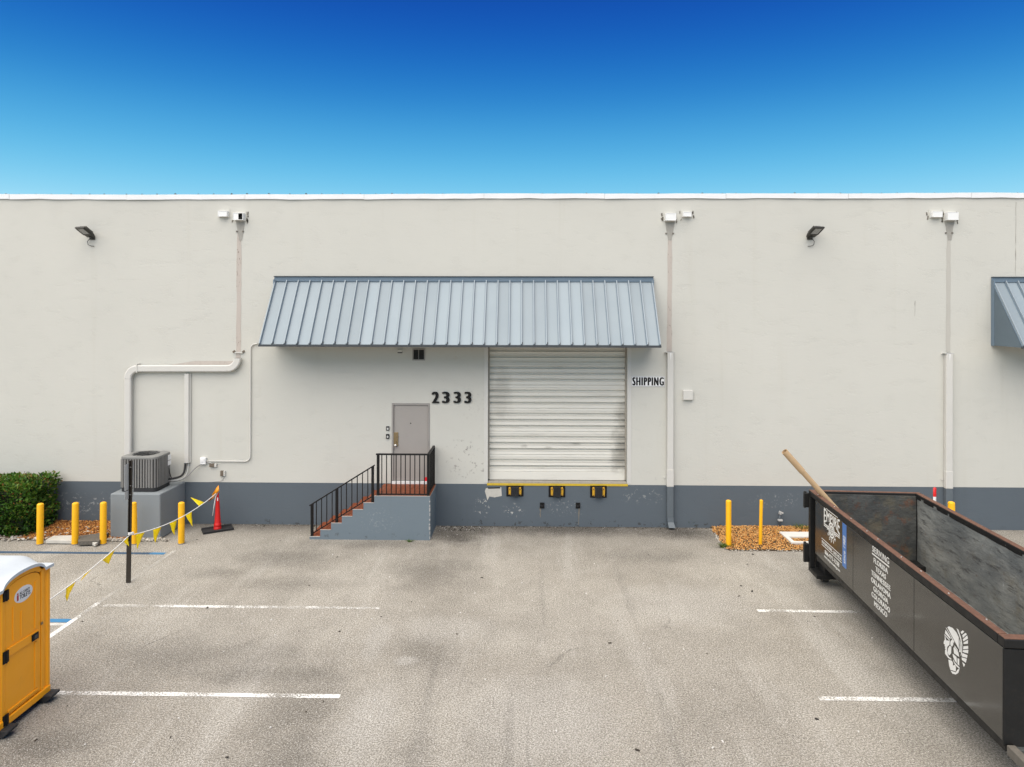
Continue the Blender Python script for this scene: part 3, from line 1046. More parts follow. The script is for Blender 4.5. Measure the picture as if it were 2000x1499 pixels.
cj = thing('junction_box', 'small white switch box on the wall above the red cone', 'junction box', tuple(P(399, 900, YW)))
a, b = P(393, 893, YW), P(404, 906.5, YW)
MB().box(a.x, b.x, YW - .08, YW - .002, b.z, a.z).build('cover', M['white_paint'], cj, bevel=.012)
MB().box(a.x + .01, b.x - .03, YW - .092, YW - .08, b.z + .07, a.z - .03).build('switch_lid', M['white_paint'], cj, bevel=.006)

yc = YW - .03
c1, c2 = P(489.3, 672, yc), P(489.3, 901.5, yc)
er = .14
path = [P(503, 671.5, yc)] + [Vector((c1.x + er + .0 - er * math.sin(R(a)), yc, c1.z - er + er * math.cos(R(a)))) for a in (0, 20, 40, 60, 80, 90)]
path += [Vector((c1.x - er + er * math.cos(R(a)), yc, c2.z + er - er * math.sin(R(a)))) for a in (0, 20, 40, 60, 80, 90)]
path += [Vector((b.x, yc, c2.z))]
cd = MB().tube(path, .017, 8).build('wall_conduit', M['pvc'], smooth=True)
tag(cd, 'thin cream conduit looping from the awning corner down to the switch box', 'conduit')

def outlet(px, py, sx, sz, label, nm='wall_outlet'):
    c = P(px, py, YW)
    o = thing(nm, label, 'outlet', tuple(c), 'weathered wall outlets')
    MB().box(c.x - sx, c.x + sx * .5, YW - .06, YW - .002, c.z - sz, c.z + sz).build('housing', M['box_brown'], o, bevel=.008)
    MB().box(c.x + sx * .5, c.x + sx * 1.15, YW - .055, YW - .002, c.z - sz * .95, c.z + sz * .95).build('side_cover', M['pvc'], o, bevel=.006)
    return o
outlet(417, 908.5, .085, .045, 'weathered brown outlet beside the white switch box')
outlet(436, 924.5, .055, .072, 'lower weathered outlet just above the slate band')
cable = MB()
c0 = P(411, 903, YW - .02)
cable.tube([P(405, 903.5, YW - .03), P(411, 904, YW - .035), P(416, 907, YW - .03)], .012, 6)
tag(cable.build('outlet_cable', M['alu'], smooth=True), 'short grey cable between the switch box and the outlet', 'cable')
tag(MB().tube([P(437, 932, YW - .012), P(435, 937, YW - .012), P(430, 940, YW - .012), P(415, 941, YW - .012)], .006, 5).build('drop_cable', M['pvc'], smooth=True), 'thin pale cable hanging from the lower outlet', 'cable')

# ---- flood lights
def flood(px, py, label, side):
    c = P(px, py, YW)
    fl = thing('flood_light', label, 'flood light', tuple(c), 'wall flood lights')
    # bracket at the wall, lamp head rising away from it
    o = Vector((c.x, YW, c.z))
    MB().box(o.x - .07, o.x + .07, YW - .035, YW - .002, o.z - .05, o.z + .05).build('wall_bracket', M['lamp_body'], fl, bevel=.008)
    MB().bar((o.x, YW - .03, o.z + .0), (o.x, YW - .12, o.z + .03), .06, .05).build('swivel_arm', M['lamp_body'], fl, bevel=.008)
    d = Vector((0, -.86, .5)).normalized()
    n = Vector((0, -.5, -.86)).normalized()
    yaw_ = Matrix.Rotation(R(14 * side), 3, 'Z')
    d, n = yaw_ @ d, yaw_ @ n
    s = d.cross(n).normalized()
    st = o + Vector((0, -.07, .03))
    hd = MB()
    w0, w1, ln, th = .115, .15, .40, .035
    prof = [(-.02, .025), (.06, .06), (.2, .075), (.34, .05), (ln, .02)]
    rings = []
    for t_, up_ in prof:
        w_ = w0 + (w1 - w0) * max(0, min(1, t_ / .12))
        p = st + d * t_
        rings.append([p - s * w_ - n * up_ * .55, p - s * w_ * .8 - n * up_, p + s * w_ * .8 - n * up_, p + s * w_ - n * up_ * .55, p + s * w_ + n * th * .6, p - s * w_ + n * th * .6])
    hd.rings(rings)
    head = hd.build('lamp_head', M['lamp_body'], fl, bevel=.006)
    g = MB()
    g.obox(st + d * .245 + n * (th * .6 + .003), d * .115, s * .098, n * .004)
    g.build('lens', M['lamp_glass'], head)
    fm = MB()
    for (da, sa, dl, sl_) in ((.12, 0, .015, .13), (.375, 0, .015, .13)):
        fm.obox(st + d * da + n * (th * .6 + .006), d * dl, s * sl_, n * .008)
    for q in (-1, 1):
        fm.obox(st + d * .245 + s * .118 * q + n * (th * .6 + .006), d * .108, s * .014, n * .008)
    fm.build('lens_frame', M['lamp_body'], head)
    for k in range(5):
        MB().obox(st + d * .2 - n * .078 + s * (-.09 + .045 * k), d * .13, s * .006, n * .012).build('cooling_fin', M['lamp_body'], head)
    cb = MB().tube([o + Vector((-.06 * side * -1, -.03, -.03)), o + Vector((-.10 * side * -1, -.06, -.10)), o + Vector((-.085 * side * -1, -.05, -.19)), o + Vector((-.02 * side * -1, -.03, -.215)), o + Vector((.05 * side * -1, -.02, -.22))], .008, 6)
    cb.build('cable', M['grey_dark'], fl, smooth=True)
flood(181, 465, 'bronze flood light high on the wall at far left', -1)
flood(1581, 465, 'bronze flood light high on the wall above the dumpster', 1)

# ---- scuppers
def scupper(px, py, w, h, dep, label, op=0, bits=True):
    c = P(px, py, YW)
    s_ = 17.7 / FPX
    w, h = w * s_ / 2, h * s_ / 2
    sc = thing('roof_scupper', label, 'scupper', tuple(c), 'roof scuppers')
    MB().box(c.x - w - .03, c.x + w + .03, YW - .012, YW - .003, c.z - h - .015, c.z + h + .06).build('flange', M['cream'], sc, bevel=.003)
    bx = MB()
    t = .012
    bx.box(c.x - w, c.x + w, YW - dep, YW - .012, c.z + h - t, c.z + h)
    bx.box(c.x - w, c.x + w, YW - dep, YW - .012, c.z - h, c.z - h + t)
    bx.box(c.x - w, c.x - w + t, YW - dep, YW - .012, c.z - h + t, c.z + h - t)
    bx.box(c.x + w - t, c.x + w, YW - dep, YW - .012, c.z - h + t, c.z + h - t)
    f0, f1 = (c.x - w + t, c.x + w - t) if not op else ((c.x - w + t, c.x + .01 * op) if op > 0 else (c.x, c.x + w - t))
    bx.box(f0, f1, YW - dep + .006, YW - dep + .016, c.z - h + t, c.z + h - t)
    bx.build('spout', M['scupper'], sc, bevel=.003)
    MB().box(c.x - w + t, c.x + w - t, YW - .022, YW - .013, c.z - h + t, c.z + h - t).build('opening', M['dark_hole'], sc)
    if bits:
        m = MB()
        for k in range(7):
            sd = rnd.choice((-1, 1))
            p = Vector((c.x + sd * (w + rnd.uniform(.03, .09)), YW - .008, c.z + rnd.uniform(-.14, .10)))
            m.obox(p, (rnd.uniform(.008, .018), 0, rnd.uniform(-.01, .01)), (0, .007, 0), (rnd.uniform(-.01, .01), 0, rnd.uniform(.012, .05)))
        tag(m.build('sealant_scraps', M['stain_dark'], sc), kind='stuff')
M['stain_dark'] = plain('old_sealant', (.17, .155, .13), .9, 0, .4, 20)
scupper(469.5, 424.5, 19, 14, .16, 'left main scupper box, half open, above the sideways pipe', op=1)
scupper(438, 419, 18, 11, .12, 'left overflow scupper beside the half open box', bits=False)
scupper(1308, 425.5, 20, 14, .16, 'middle main scupper box above the pipe trace right of the awning')
scupper(1340.5, 420, 16, 9, .12, 'middle overflow scupper, smaller and to the right of its main box')
scupper(1854.5, 424, 20, 15, .16, 'right main scupper box above the pipe trace behind the dumpster')
scupper(1826, 420, 19, 11, .12, 'right overflow scupper, left of its main box')
for px, py in ((463, 452.5), (475, 452.5), (1301, 456.5), (1314.5, 456.5), (1847, 455.5), (1859.5, 455.5)):
    c = P(px, py, YW)
    MB().box(c.x - .022, c.x + .022, YW - .02, YW - .001, c.z - .018, c.z + .018).build('anchor_hole', M['stain_dark'], wh)

# ---- vent, wall boxes, keypads, sign, numbers
a, b = P(805.5, 681, YW), P(830.5, 704.5, YW)
vt = thing('wall_vent', 'square louvred vent under the awning above the entrance door', 'vent', ((a.x + b.x) / 2, YW, b.z))
m = MB()
t_ = .03
m.box(a.x, b.x, YW - .02, YW - .002, a.z - t_, a.z).box(a.x, b.x, YW - .02, YW - .002, b.z, b.z + t_).box(a.x, a.x + t_, YW - .02, YW - .002, b.z + t_, a.z - t_).box(b.x - t_, b.x, YW - .02, YW - .002, b.z + t_, a.z - t_)
m.build('frame', M['frame_taupe'], vt, bevel=.003)
MB().box(a.x + t_, b.x - t_, YW - .004, YW - .0015, b.z + t_, a.z - t_).build('backing', M['dark_hole'], vt)
nv = 8
for i in range(nv):
    z = b.z + t_ + (a.z - b.z - 2 * t_) * (i + .5) / nv
    MB().obox(((a.x + b.x) / 2, YW - .011, z), ((b.x - a.x) / 2 - t_, 0, 0), (0, .007, .008), (0, .001, -.001)).build('slat', M['grey_dark'], vt)
c = (a.x + b.x) / 2
MB().box(c - .006, c + .006, YW - .022, YW - .019, b.z + t_, a.z - t_).build('mullion', M['frame_taupe'], vt)

def wall_box(name, px, py, wpx, hpx, dep, mat, label, cat, extra=None):
    c = P(px, py, YW)
    s_ = 17.7 / FPX
    o = thing(name, label, cat, tuple(c))
    MB().box(c.x - wpx * s_ / 2, c.x + wpx * s_ / 2, YW - dep, YW - .002, c.z - hpx * s_ / 2, c.z + hpx * s_ / 2).build('housing', M[mat], o, bevel=.008)
    if extra:
        extra(o, c, wpx * s_ / 2, hpx * s_ / 2, dep)
    return o

wall_box('junction_box', 1342.5, 771.5, 18.5, 18.5, .09, 'box_cream', 'square cream junction box right of the downspout', 'junction box',
         lambda o, c, w, h, d: MB().box(c.x - w - .012, c.x + w + .012, YW - .012, YW - .001, c.z - h - .012, c.z + h + .012).build('back_plate', M['pvc'], o))
wall_box('sensor_box', 782, 686.5, 9, 7, .07, 'box_cream', 'tiny cream sensor box left of the louvred vent', 'sensor',
         lambda o, c, w, h, d: MB().box(c.x - w, c.x + w, YW - d - .004, YW - d, c.z - h, c.z - h * .4).build('lens', M['grey_dark'], o))
def reader(o, c, w, h, d):
    MB().box(c.x - w * .5, c.x + w * .55, YW - d - .005, YW - d, c.z - h * .6, c.z + h * .35).build('face_plate', M['alu'], o, bevel=.003)
wall_box('card_reader', 757.5, 837, 6.5, 8.5, .03, 'grey_dark', 'upper dark card reader left of the entrance door', 'card reader', reader)
wall_box('door_keypad', 757.5, 852.5, 6.5, 9, .04, 'ink', 'lower rounded keypad left of the entrance door', 'keypad', reader)

a, b = P(1233, 735, YW), P(1298.5, 755.5, YW)
sg = thing('shipping_sign', 'white sign with bold black capitals right of the roll-up shutter', 'sign', ((a.x + b.x) / 2, YW, b.z))
MB().box(a.x, b.x, YW - .012, YW - .003, b.z, a.z).build('plate', M['white_paint'], sg, bevel=.002)
bd = MB()
for (x0, x1, z0, z1) in ((a.x + .008, b.x - .008, a.z - .014, a.z - .009), (a.x + .008, b.x - .008, b.z + .009, b.z + .014), (a.x + .008, a.x + .013, b.z + .014, a.z - .014), (b.x - .013, b.x - .008, b.z + .014, a.z - .014)):
    bd.box(x0, x1, YW - .0135, YW - .0122, z0, z1)
bd.build('border', M['ink'], sg)
lt = MB()
lettering(lt, 'SHIPPING', b.x - a.x - .05, a.z - b.z - .055, (a.x + .025, YW - .0125, b.z + .0275), (1, 0, 0), (0, 0, 1), (0, -1, 0), bold=.06, depth=.0015, spacing=1.3)
lt.build('lettering', M['ink'], sg)
nb = thing('house_number', 'black raised street number beside the entrance door', 'house number', tuple(P(882, 788, YW)))
for dg_, x0, x1 in (('2', 843.5, 858), ('3', 863.5, 878.5), ('3', 886, 900.5), ('3', 907, 921)):
    a, b = P(x0, 765.5, YW), P(x1, 787.5, YW)
    m = MB()
    lettering(m, dg_, b.x - a.x, a.z - b.z, (a.x, YW - .008, b.z), (1, 0, 0), (0, 0, 1), (0, -1, 0), bold=.075, depth=.03)
    m.build('digit', M['ink'], nb)

# ---- dock bumpers and cleats
for i, (x0, x1, y0, y1) in enumerate(((989, 1022.5, 948.5, 970), (1071.5, 1104, 948.5, 971.5), (1152.5, 1185, 948.5, 972.5))):
    a, b = P(x0, y0, YW), P(x1, y1, YW)
    bp = thing('dock_bumper', ('leftmost', 'middle', 'rightmost')[i] + ' of the three black laminated dock bumpers under the shutter', 'dock bumper', ((a.x + b.x) / 2, YW, b.z), 'dock bumpers')
    MB().box(a.x, b.x, YW - .012, YW - .002, b.z, a.z).build('back_plate', M['black_iron'], bp, bevel=.003)
    w = b.x - a.x
    nl = 9
    for k in range(nl):
        xa = a.x + w * .28 + w * .44 * k / nl
        MB().box(xa, xa + w * .44 / nl - .004, YW - .115 + rnd.uniform(-.006, .004), YW - .014, b.z + .03 + rnd.uniform(-.008, .004), a.z - .02).build('rubber_ply', M['black_rubber'], bp, bevel=.004)
    for s_ in (-1, 1):
        xc = (a.x + b.x) / 2 + s_ * w * .30
        br = MB()
        br.prism([(xc - .028, b.z + .06), (xc + .028, b.z + .04), (xc + .035, a.z - .1), (xc + .02, a.z - .03), (xc - .03, a.z - .045)][::1], lambda x, z: (x, YW - .014, z), lambda x, z: (x, YW - .06, z))
        br.build('angle_bracket', M['bracket_yellow'], bp, bevel=.006)
        for zz in (b.z + .07, a.z - .08):
            MB().cyl((xc, YW - .06, zz), (xc, YW - .078, zz), .014, n=6).build('bolt', M['rust'], bp)
for i, (px, py) in enumerate(((1058.8, 987.5), (1128.8, 987.5))):
    c = P(px, py, YW)
    ck = thing('wall_cleat', ('left', 'right')[i] + ' small black square cleat on the slate wall under the bumpers', 'cleat', tuple(c), 'wall cleats')
    MB().box(c.x - .058, c.x + .058, YW - .02, YW - .002, c.z - .075, c.z + .075).build('plate', M['black_iron'], ck, bevel=.004)
    MB().tube([(c.x - .03, YW - .02, c.z + .02), (c.x - .03, YW - .07, c.z), (c.x + .03, YW - .07, c.z), (c.x + .03, YW - .02, c.z + .02)], .011, 8).build('ring', M['black_rubber'], ck, smooth=True)
    trace_strip('rust_run', px - 5 + 6 * i, px - 2 + 6 * i, py + 5, px - 4.4 + 5 * i, px - 3 + 5 * i, py + (24 if i == 0 else 38), M['stain_dark'], d=.005, n=6)

# ================================================================== stairs with railing
ST_Y = 16.57
T = .262
sx = [P(604.5 + 21.05 * i, 1050, ST_Y).x for i in range(7)]
SXR = P(840, 1015, ST_Y).x
rise = .167
zs = [.06 + rise * i for i in range(7)]
st = thing('entrance_stairs', 'blue-grey painted concrete stairs and landing with terracotta tiles', 'stairs', ((sx[0] + SXR) / 2, ST_Y, 0))
poly = [(sx[0], 0)]
for i in range(7):
    poly.append((sx[i], zs[i]))
    poly.append((sx[i + 1] if i < 6 else SXR, zs[i]))
poly.append((SXR, 0))
yb = YW - .004
m = MB()
for i in range(7):
    xa, xb = sx[i], (sx[i + 1] if i < 6 else SXR)
    m.box(xa, xb, ST_Y, yb, 0, zs[i])
m2 = MB().prism(poly[::-1], lambda x, z: (x, ST_Y, z), lambda x, z: (x, yb, z))
body = m2.build('concrete_body', M['stair_blue'], st)
TT = .014
nos_h = .011
for i in range(7):
    xa, xb = sx[i], (sx[i + 1] if i < 6 else SXR)
    MB().box(xa - .006, xb - (.0 if i == 6 else .008), ST_Y - .004, ST_Y + .028, zs[i] + .001, zs[i] + nos_h).build('nosing', M['nosing'], st, bevel=.005)
    MB().box(xa + .002, xb - .002, ST_Y + .030, yb - .002, zs[i] + .001, zs[i] + .007).build('grout_bed', M['grout'], st)
    nx = 2 if i < 6 else 10
    ny = 7
    tw, td = (xb - xa - .006) / nx, (yb - ST_Y - .038) / ny
    me_ = MB().box(.005, tw - .005, .005, td - .005, 0, TT).mesh('tile', M['tile'])
    for a_ in range(nx):
        for b_ in range(ny):
            link('tile', me_, st, loc=(xa + .003 + a_ * tw - st.location.x, ST_Y + .033 + b_ * td - ST_Y, zs[i] + .0072 + rnd.uniform(0, .0015)))
    if i:
        MB().box(xa - .008, xa - .001, ST_Y + .08, yb - .01, zs[i - 1] + .022, zs[i] - .002).build('riser_tile', M['tile'], st)
MB().box(sx[0] - .006, sx[0] - .0, ST_Y + .08, yb - .01, .002, zs[0] - .002).build('riser_tile', M['tile'], st)
# chipped corner showing raw concrete
m = MB()
for k in range(9):
    z0 = .03 + k * .112
    w = rnd.uniform(.008, .035)
    m.box(SXR - w, SXR + .003, ST_Y - .003, ST_Y + rnd.uniform(.02, .05), z0, z0 + rnd.uniform(.03, .10))
tag(m.build('chipped_corner', M['nosing'], st), kind='stuff')

RY = ST_Y + .05
rl = thing('stair_railing', 'black iron railing along the stairs and around the landing', 'railing', (P(660, 1020, RY).x, RY, 0))
def px_z(px, py): return P(px, py, RY)
def post(px, top, base, w=.06):
    a, b = px_z(px, top), px_z(px, base)
    MB().box(a.x - w / 2, a.x + w / 2, RY - w / 2, RY + w / 2, b.z, a.z).build('post', M['black_iron'], rl, bevel=.004)
post(609.6, 985, 1051)
post(658, 955, 1024)
post(728, 911, 985)
post(738.6, 887, 971, .062)
post(836.6, 887, 971, .062)
MB().bar(px_z(604.5, 988), px_z(731.6, 909), .05, .03).build('handrail', M['black_iron'], rl, bevel=.005)
MB().bar(px_z(612, 1041.5), px_z(727, 970), .025, .025).build('bottom_rail', M['black_iron'], rl, bevel=.003)
for zx in (200, 272, 345, 420, 547, 620, 695, 770, 843, 917):
    px = 590 + zx / 7.14
    t_ = (px - 604.5) / (731.6 - 604.5)
    top = 988 + (909 - 988) * t_ + 1
    t2 = (px - 612) / (727 - 612)
    bot = 1041.5 + (970 - 1041.5) * t2
    a, b = px_z(px, top), px_z(px, bot)
    MB().box(a.x - .0095, a.x + .0095, RY - .0095, RY + .0095, b.z, a.z).build('baluster', M['black_iron'], rl)
a, b = px_z(734.5, 887), px_z(839, 886)
MB().box(a.x, b.x, RY - .028, RY + .028, a.z - .025, a.z + .012).build('handrail', M['black_iron'], rl, bevel=.005)
zt = a.z
a2, b2 = px_z(739, 965.5), px_z(836, 965.5)
MB().box(a2.x, b2.x, RY - .013, RY + .013, a2.z - .013, a2.z + .013).build('bottom_rail', M['black_iron'], rl, bevel=.003)
zbot = a2.z
for zx in (1112, 1178, 1245, 1312, 1378, 1440, 1507, 1572, 1640, 1706):
    c = px_z(590 + zx / 7.14, 920)
    MB().box(c.x - .0105, c.x + .0105, RY - .0105, RY + .0105, zbot, zt - .02).build('baluster', M['black_iron'], rl)
xr = px_z(836.6, 900).x
MB().box(xr - .028, xr + .028, RY + .029, YW - .06, zt - .025, zt + .012).build('handrail', M['black_iron'], rl, bevel=.005)
MB().box(xr - .013, xr + .013, RY + .03, YW - .1, zbot - .013, zbot + .013).build('bottom_rail', M['black_iron'], rl, bevel=.003)
MB().box(xr - .03, xr + .03, YW - .12, YW - .06, zs[6] + .017, zt - .025).build('post', M['black_iron'], rl, bevel=.004)
for k in range(8):
    y = RY + .03 + (YW - .12 - RY - .03) * (k + 1) / 9
    MB().box(xr - .0105, xr + .0105, y - .0105, y + .0105, zbot, zt - .02).build('baluster', M['black_iron'], rl)

# ================================================================== air conditioner on its pad
PAD_Y = 16.46
pa, pb = P(215, 1000, PAD_Y).x, P(313, 1000, PAD_Y).x
PZ = P(260, 965, PAD_Y).z
pad = thing('equipment_pad', 'tall grey painted concrete block under the air conditioner', 'plinth', ((pa + pb) / 2, PAD_Y, 0))
MB().box(pa, pb, PAD_Y, YW - .004, 0, PZ).build('block', M['pad_grey'], pad, bevel=.03, seg=3)
MB().box(pa - .008, pb + .008, PAD_Y - .008, PAD_Y + .10, -.02, .05).build('footing', M['concrete'], pad, bevel=.02)
AX0, AX1 = P(232, 950, 16.6).x, P(304.5, 950, 16.6).x
AY0, AY1 = 16.62, 17.36
ac = thing('air_conditioner', 'grey outdoor condenser unit with round top fan standing on the block', 'air conditioner', ((AX0 + AX1) / 2, (AY0 + AY1) / 2, PZ))
AH = P(232, 893, 16.6).z - PZ
def rrect(x0, x1, y0, y1, r, n=5):
    pts = []
    for cx, cy, a0 in ((x1 - r, y0 + r, -90), (x1 - r, y1 - r, 0), (x0 + r, y1 - r, 90), (x0 + r, y0 + r, 180)):
        for k in range(n + 1):
            a = R(a0 + 90 * k / n)
            pts.append((cx + r * math.cos(a), cy + r * math.sin(a)))
    return pts
def prism_z(m, pts, z0, z1): return m.prism(pts, lambda x, y: (x, y, z0), lambda x, y: (x, y, z1))
z0 = PZ
prism_z(MB(), rrect(AX0 + .01, AX1 - .01, AY0 + .01, AY1 - .01, .10), z0 + .002, z0 + .10).build('base_pan', M['black_rubber'], ac, bevel=.01)
core = prism_z(MB(), rrect(AX0 + .03, AX1 - .03, AY0 + .03, AY1 - .03, .09), z0 + .10, z0 + AH - .05).build('coil', M['ac_dark'], ac)
outl = rrect(AX0 + .008, AX1 - .008, AY0 + .008, AY1 - .008, .11, 6)
# walk round the outline: wide louver strips with slotted corners
per = []
for i in range(len(outl)):
    p, q = Vector(outl[i]), Vector(outl[(i + 1) % len(outl)])
    per.append((p, q, (q - p).length))
tot = sum(l for _, _, l in per)
def at_len(s_):
    s_ = s_ % tot
    for p, q, l in per:
        if s_ <= l:
            d = (q - p) / l
            return p + d * s_, d
        s_ -= l
    return per[-1][1], (per[-1][1] - per[-1][0]).normalized()
nstrip = 46
for k in range(nstrip):
    p, d = at_len(tot * k / nstrip)
    nrm = Vector((d.y, -d.x))
    w = tot / nstrip * .30
    c = Vector((p.x, p.y, (z0 + .10 + z0 + AH - .05) / 2))
    m = MB().obox(c, (d.x * w, d.y * w, 0), (nrm.x * .008, nrm.y * .008, 0), (0, 0, (AH - .15) / 2))
    m.build('louver', M['ac_fin'], ac, bevel=.003)
m = MB()
zz = z0 + .12
while zz < z0 + AH - .06:
    for sname in ((AX0 + .02, AX0 + .13), (AX1 - .26, AX1 - .13)):
        m.box(sname[0], sname[1], AY0 + .012, AY0 + .024, zz, zz + .009)
    zz += .021
m.build('slotted_fins', M['ac_fin'], ac)
# top cap with round fan opening
cx, cy = (AX0 + AX1) / 2, (AY0 + AY1) / 2
fr_ = .315
m = MB()
outer = rrect(AX0, AX1, AY0, AY1, .12, 7)
N = len(outer)
angs = [math.atan2(y - cy, x - cx) for x, y in outer]
inner = [(cx + fr_ * math.cos(a), cy + fr_ * math.sin(a)) for a in angs]
zt_ = z0 + AH
m.rings([[(x, y, zt_ - .06) for x, y in outer], [(x, y, zt_ - .012) for x, y in outer],
         [(cx + (x - cx) * .965, cy + (y - cy) * .965, zt_) for x, y in outer], [(x, y, zt_ + .012) for x, y in inner],
         [(cx + (x - cx) * .96, cy + (y - cy) * .96, zt_ + .004) for x, y in inner], [(cx + (x - cx) * .95, cy + (y - cy) * .95, zt_ - .05) for x, y in inner]], cap=False)
m.build('top_cap', M['ac_cap'], ac, smooth=True, auto=40)
MB().cyl((cx, cy, zt_ - .06), (cx, cy, zt_ - .045), fr_ * .96, n=28).build('fan_well', M['dark_hole'], ac)
fan = MB().cyl((cx, cy, zt_ - .04), (cx, cy, zt_ + .0), .07, n=18).build('fan_motor', M['ac_dark'], ac)
for k in range(3):
    a = R(120 * k + 20)
    MB().obox((cx + .17 * math.cos(a), cy + .17 * math.sin(a), zt_ - .03), (.10 * math.cos(a), .10 * math.sin(a), 0), (-.07 * math.sin(a), .07 * math.cos(a), .01), (0, 0, .002)).build('fan_blade', M['ac_dark'], fan)
for k in range(6):
    r_ = .06 + .05 * k
    ring = [(cx + r_ * math.cos(2 * math.pi * j / 28), cy + r_ * math.sin(2 * math.pi * j / 28), zt_ + .012) for j in range(29)]
    MB().tube(ring, .0035, 4).build('grille_ring', M['ac_dark'], ac)
for k in range(8):
    a = R(45 * k + 12)
    MB().bar((cx, cy, zt_ + .017), (cx + .31 * math.cos(a), cy + .31 * math.sin(a), zt_ + .017), .006, .006).build('grille_spoke', M['ac_dark'], ac)
MB().box(AX1 - .004, AX1 + .012, AY1 - .2, AY1 - .06, zt_ - .20, zt_ - .07).build('rating_label', M['white_paint'], ac)
MB().box(AX1 - .004, AX1 + .012, AY1 - .2, AY1 - .06, zt_ - .33, zt_ - .22).build('warning_label', M['white_paint'], ac)
q0 = Vector((AX1 - .02, AY1 - .14, z0 + .17))
lsx = P(364.5, 905, YW).x
lz = P(364.5, 905, YW).z
hose = thing('refrigerant_hoses', 'black insulated hoses and grey cables running from condenser to wall cover', 'hose', tuple(q0), None)
def bez(p, a, b, q, n=14):
    p, a, b, q = map(Vector, (p, a, b, q))
    return [p * (1 - t) ** 3 + a * 3 * t * (1 - t) ** 2 + b * 3 * t * t * (1 - t) + q * t ** 3 for t in [i / n for i in range(n + 1)]]
MB().tube(bez(q0, q0 + Vector((.35, 0, .06)), (lsx - .02, YW - .05, lz - .35), (lsx - .01, YW - .05, lz + .03)), .027, 8).build('insulated_hose', M['black_rubber'], hose, smooth=True)
MB().tube(bez(q0 + Vector((0, 0, -.03)), q0 + Vector((.4, 0, -.03)), (lsx + .06, YW - .05, lz - .38), (lsx + .07, YW - .04, lz + .05)), .012, 8).build('copper_line', M['alu'], hose, smooth=True)
MB().tube(bez(q0 + Vector((0, 0, -.06)), q0 + Vector((.55, .1, -.10)), (lsx + .10, YW - .05, lz - .1), P(398, 906, YW - .05)), .014, 8).build('flexible_conduit', M['ac_cap'], hose, smooth=True)
MB().tube(bez(q0 + Vector((-.03, 0, .42)), q0 + Vector((.05, .0, .2)), q0 + Vector((.03, .02, .02)), q0 + Vector((.12, .02, -.01))), .012, 6).build('power_lead', M['black_rubber'], hose, smooth=True)

# ================================================================== yellow bollards
def bollard(px, base, top, dia, label, group, cap='dome', lean=0.0, sink=.0):
    g = G(px, base)
    zt = P(px, top, g.y).z
    b = thing('bollard', label, 'bollard', (g.x, g.y, 0), group)
    r = dia / 2
    m = MB()
    prof = [(r, -.02), (r, zt - r * .5)]
    for k in range(1, 6):
        a = R(90 * k / 5)
        prof.append((r * math.cos(a) + (.002 if k == 5 else 0), zt - r * .5 + r * .5 * math.sin(a)))
    m.lathe(prof, (g.x, g.y, 0), 24)
    o = m.build('post', M['yellow'], b, smooth=True, auto=50)
    b.rotation_euler = (R(rnd.uniform(-.7, .7)), R(rnd.uniform(-.9, .9)), 0)
    m = MB().lathe([(r + .012, -.02), (r + .010, .012), (r + .001, .02)], (g.x, g.y, 0), 24)
    m.build('base_ring', M['stain_dark'], b)
    return b
gl = 'yellow bollards around the equipment pad'
bollard(78, 1063.5, 983, .145, 'yellow bollard touching the hedge, leftmost of its row', gl)
bollard(146.5, 1063.5, 981.5, .145, 'second yellow bollard from the hedge', gl)
bollard(201.5, 1063, 980.5, .145, 'yellow bollard just left of the grey concrete block', gl)
bollard(263, 1063, 980.5, .125, 'yellow bollard in front of the concrete block, beside the dark post', gl)
bollard(354.3, 1062, 980.5, .145, 'yellow bollard nearest the red cone', gl)
gr = 'yellow bollards near the dumpster'
bollard(1423, 1069, 976.5, .128, 'thick yellow bollard standing in orange mulch', gr)
bollard(1485, 1068, 976, .078, 'thin yellow pole standing in orange mulch', gr)
bb = P(1859, 985, 16.2)
bx = G(1859, 1067.5)
bollard(1859, 1067.5, 980, .15, 'yellow bollard top peeking over the right rim of the dumpster', gr)

# ================================================================== planting beds
def pieces(name, items, mat, parent=None, kind='stuff'):
    "items: (centre, size, tone) -> many small tilted chips in one mesh with a tone per piece"
    V, F, tones = [], [], []
    for c, (a, b, h), tone in items:
        q = Euler((rnd.uniform(-.5, .5), rnd.uniform(-.5, .5), rnd.uniform(0, 6.28))).to_matrix()
        o = len(V)
        for (i, j, k) in ((-1, -1, -1), (1, -.6, -1), (.7, 1, -1), (-.9, .8, -1), (-.6, -.7, 1), (.8, -.5, 1), (.5, .7, 1), (-.7, .6, 1)):
            V.append(tuple(Vector(c) + q @ Vector((i * a, j * b, k * h))))
        F += [(o + 3, o + 2, o + 1, o), (o + 4, o + 5, o + 6, o + 7), (o, o + 1, o + 5, o + 4), (o + 1, o + 2, o + 6, o + 5), (o + 2, o + 3, o + 7, o + 6), (o + 3, o, o + 4, o + 7)]
        tones += [tone] * 6
    me = bpy.data.meshes.new(name)
    off = parent.location if parent else Vector((0, 0, 0))
    me.from_pydata([(x - off[0], y - off[1], z - off[2]) for x, y, z in V], [], F)
    at = me.attributes.new('tone', 'FLOAT', 'FACE')
    at.data.foreach_set('value', tones)
    me.materials.append(mat)
    o = bpy.data.objects.new(name, me)
    COL.objects.link(o)
    o.parent = parent
    o['kind'] = kind
    return o

def bed_height(x, y, x0, x1, y0, y1, h):
    e = min(min(x - x0, x1 - x, .5) / .5, min(y - y0, .45) / .45)
    return max(.0, e) ** .6 * h

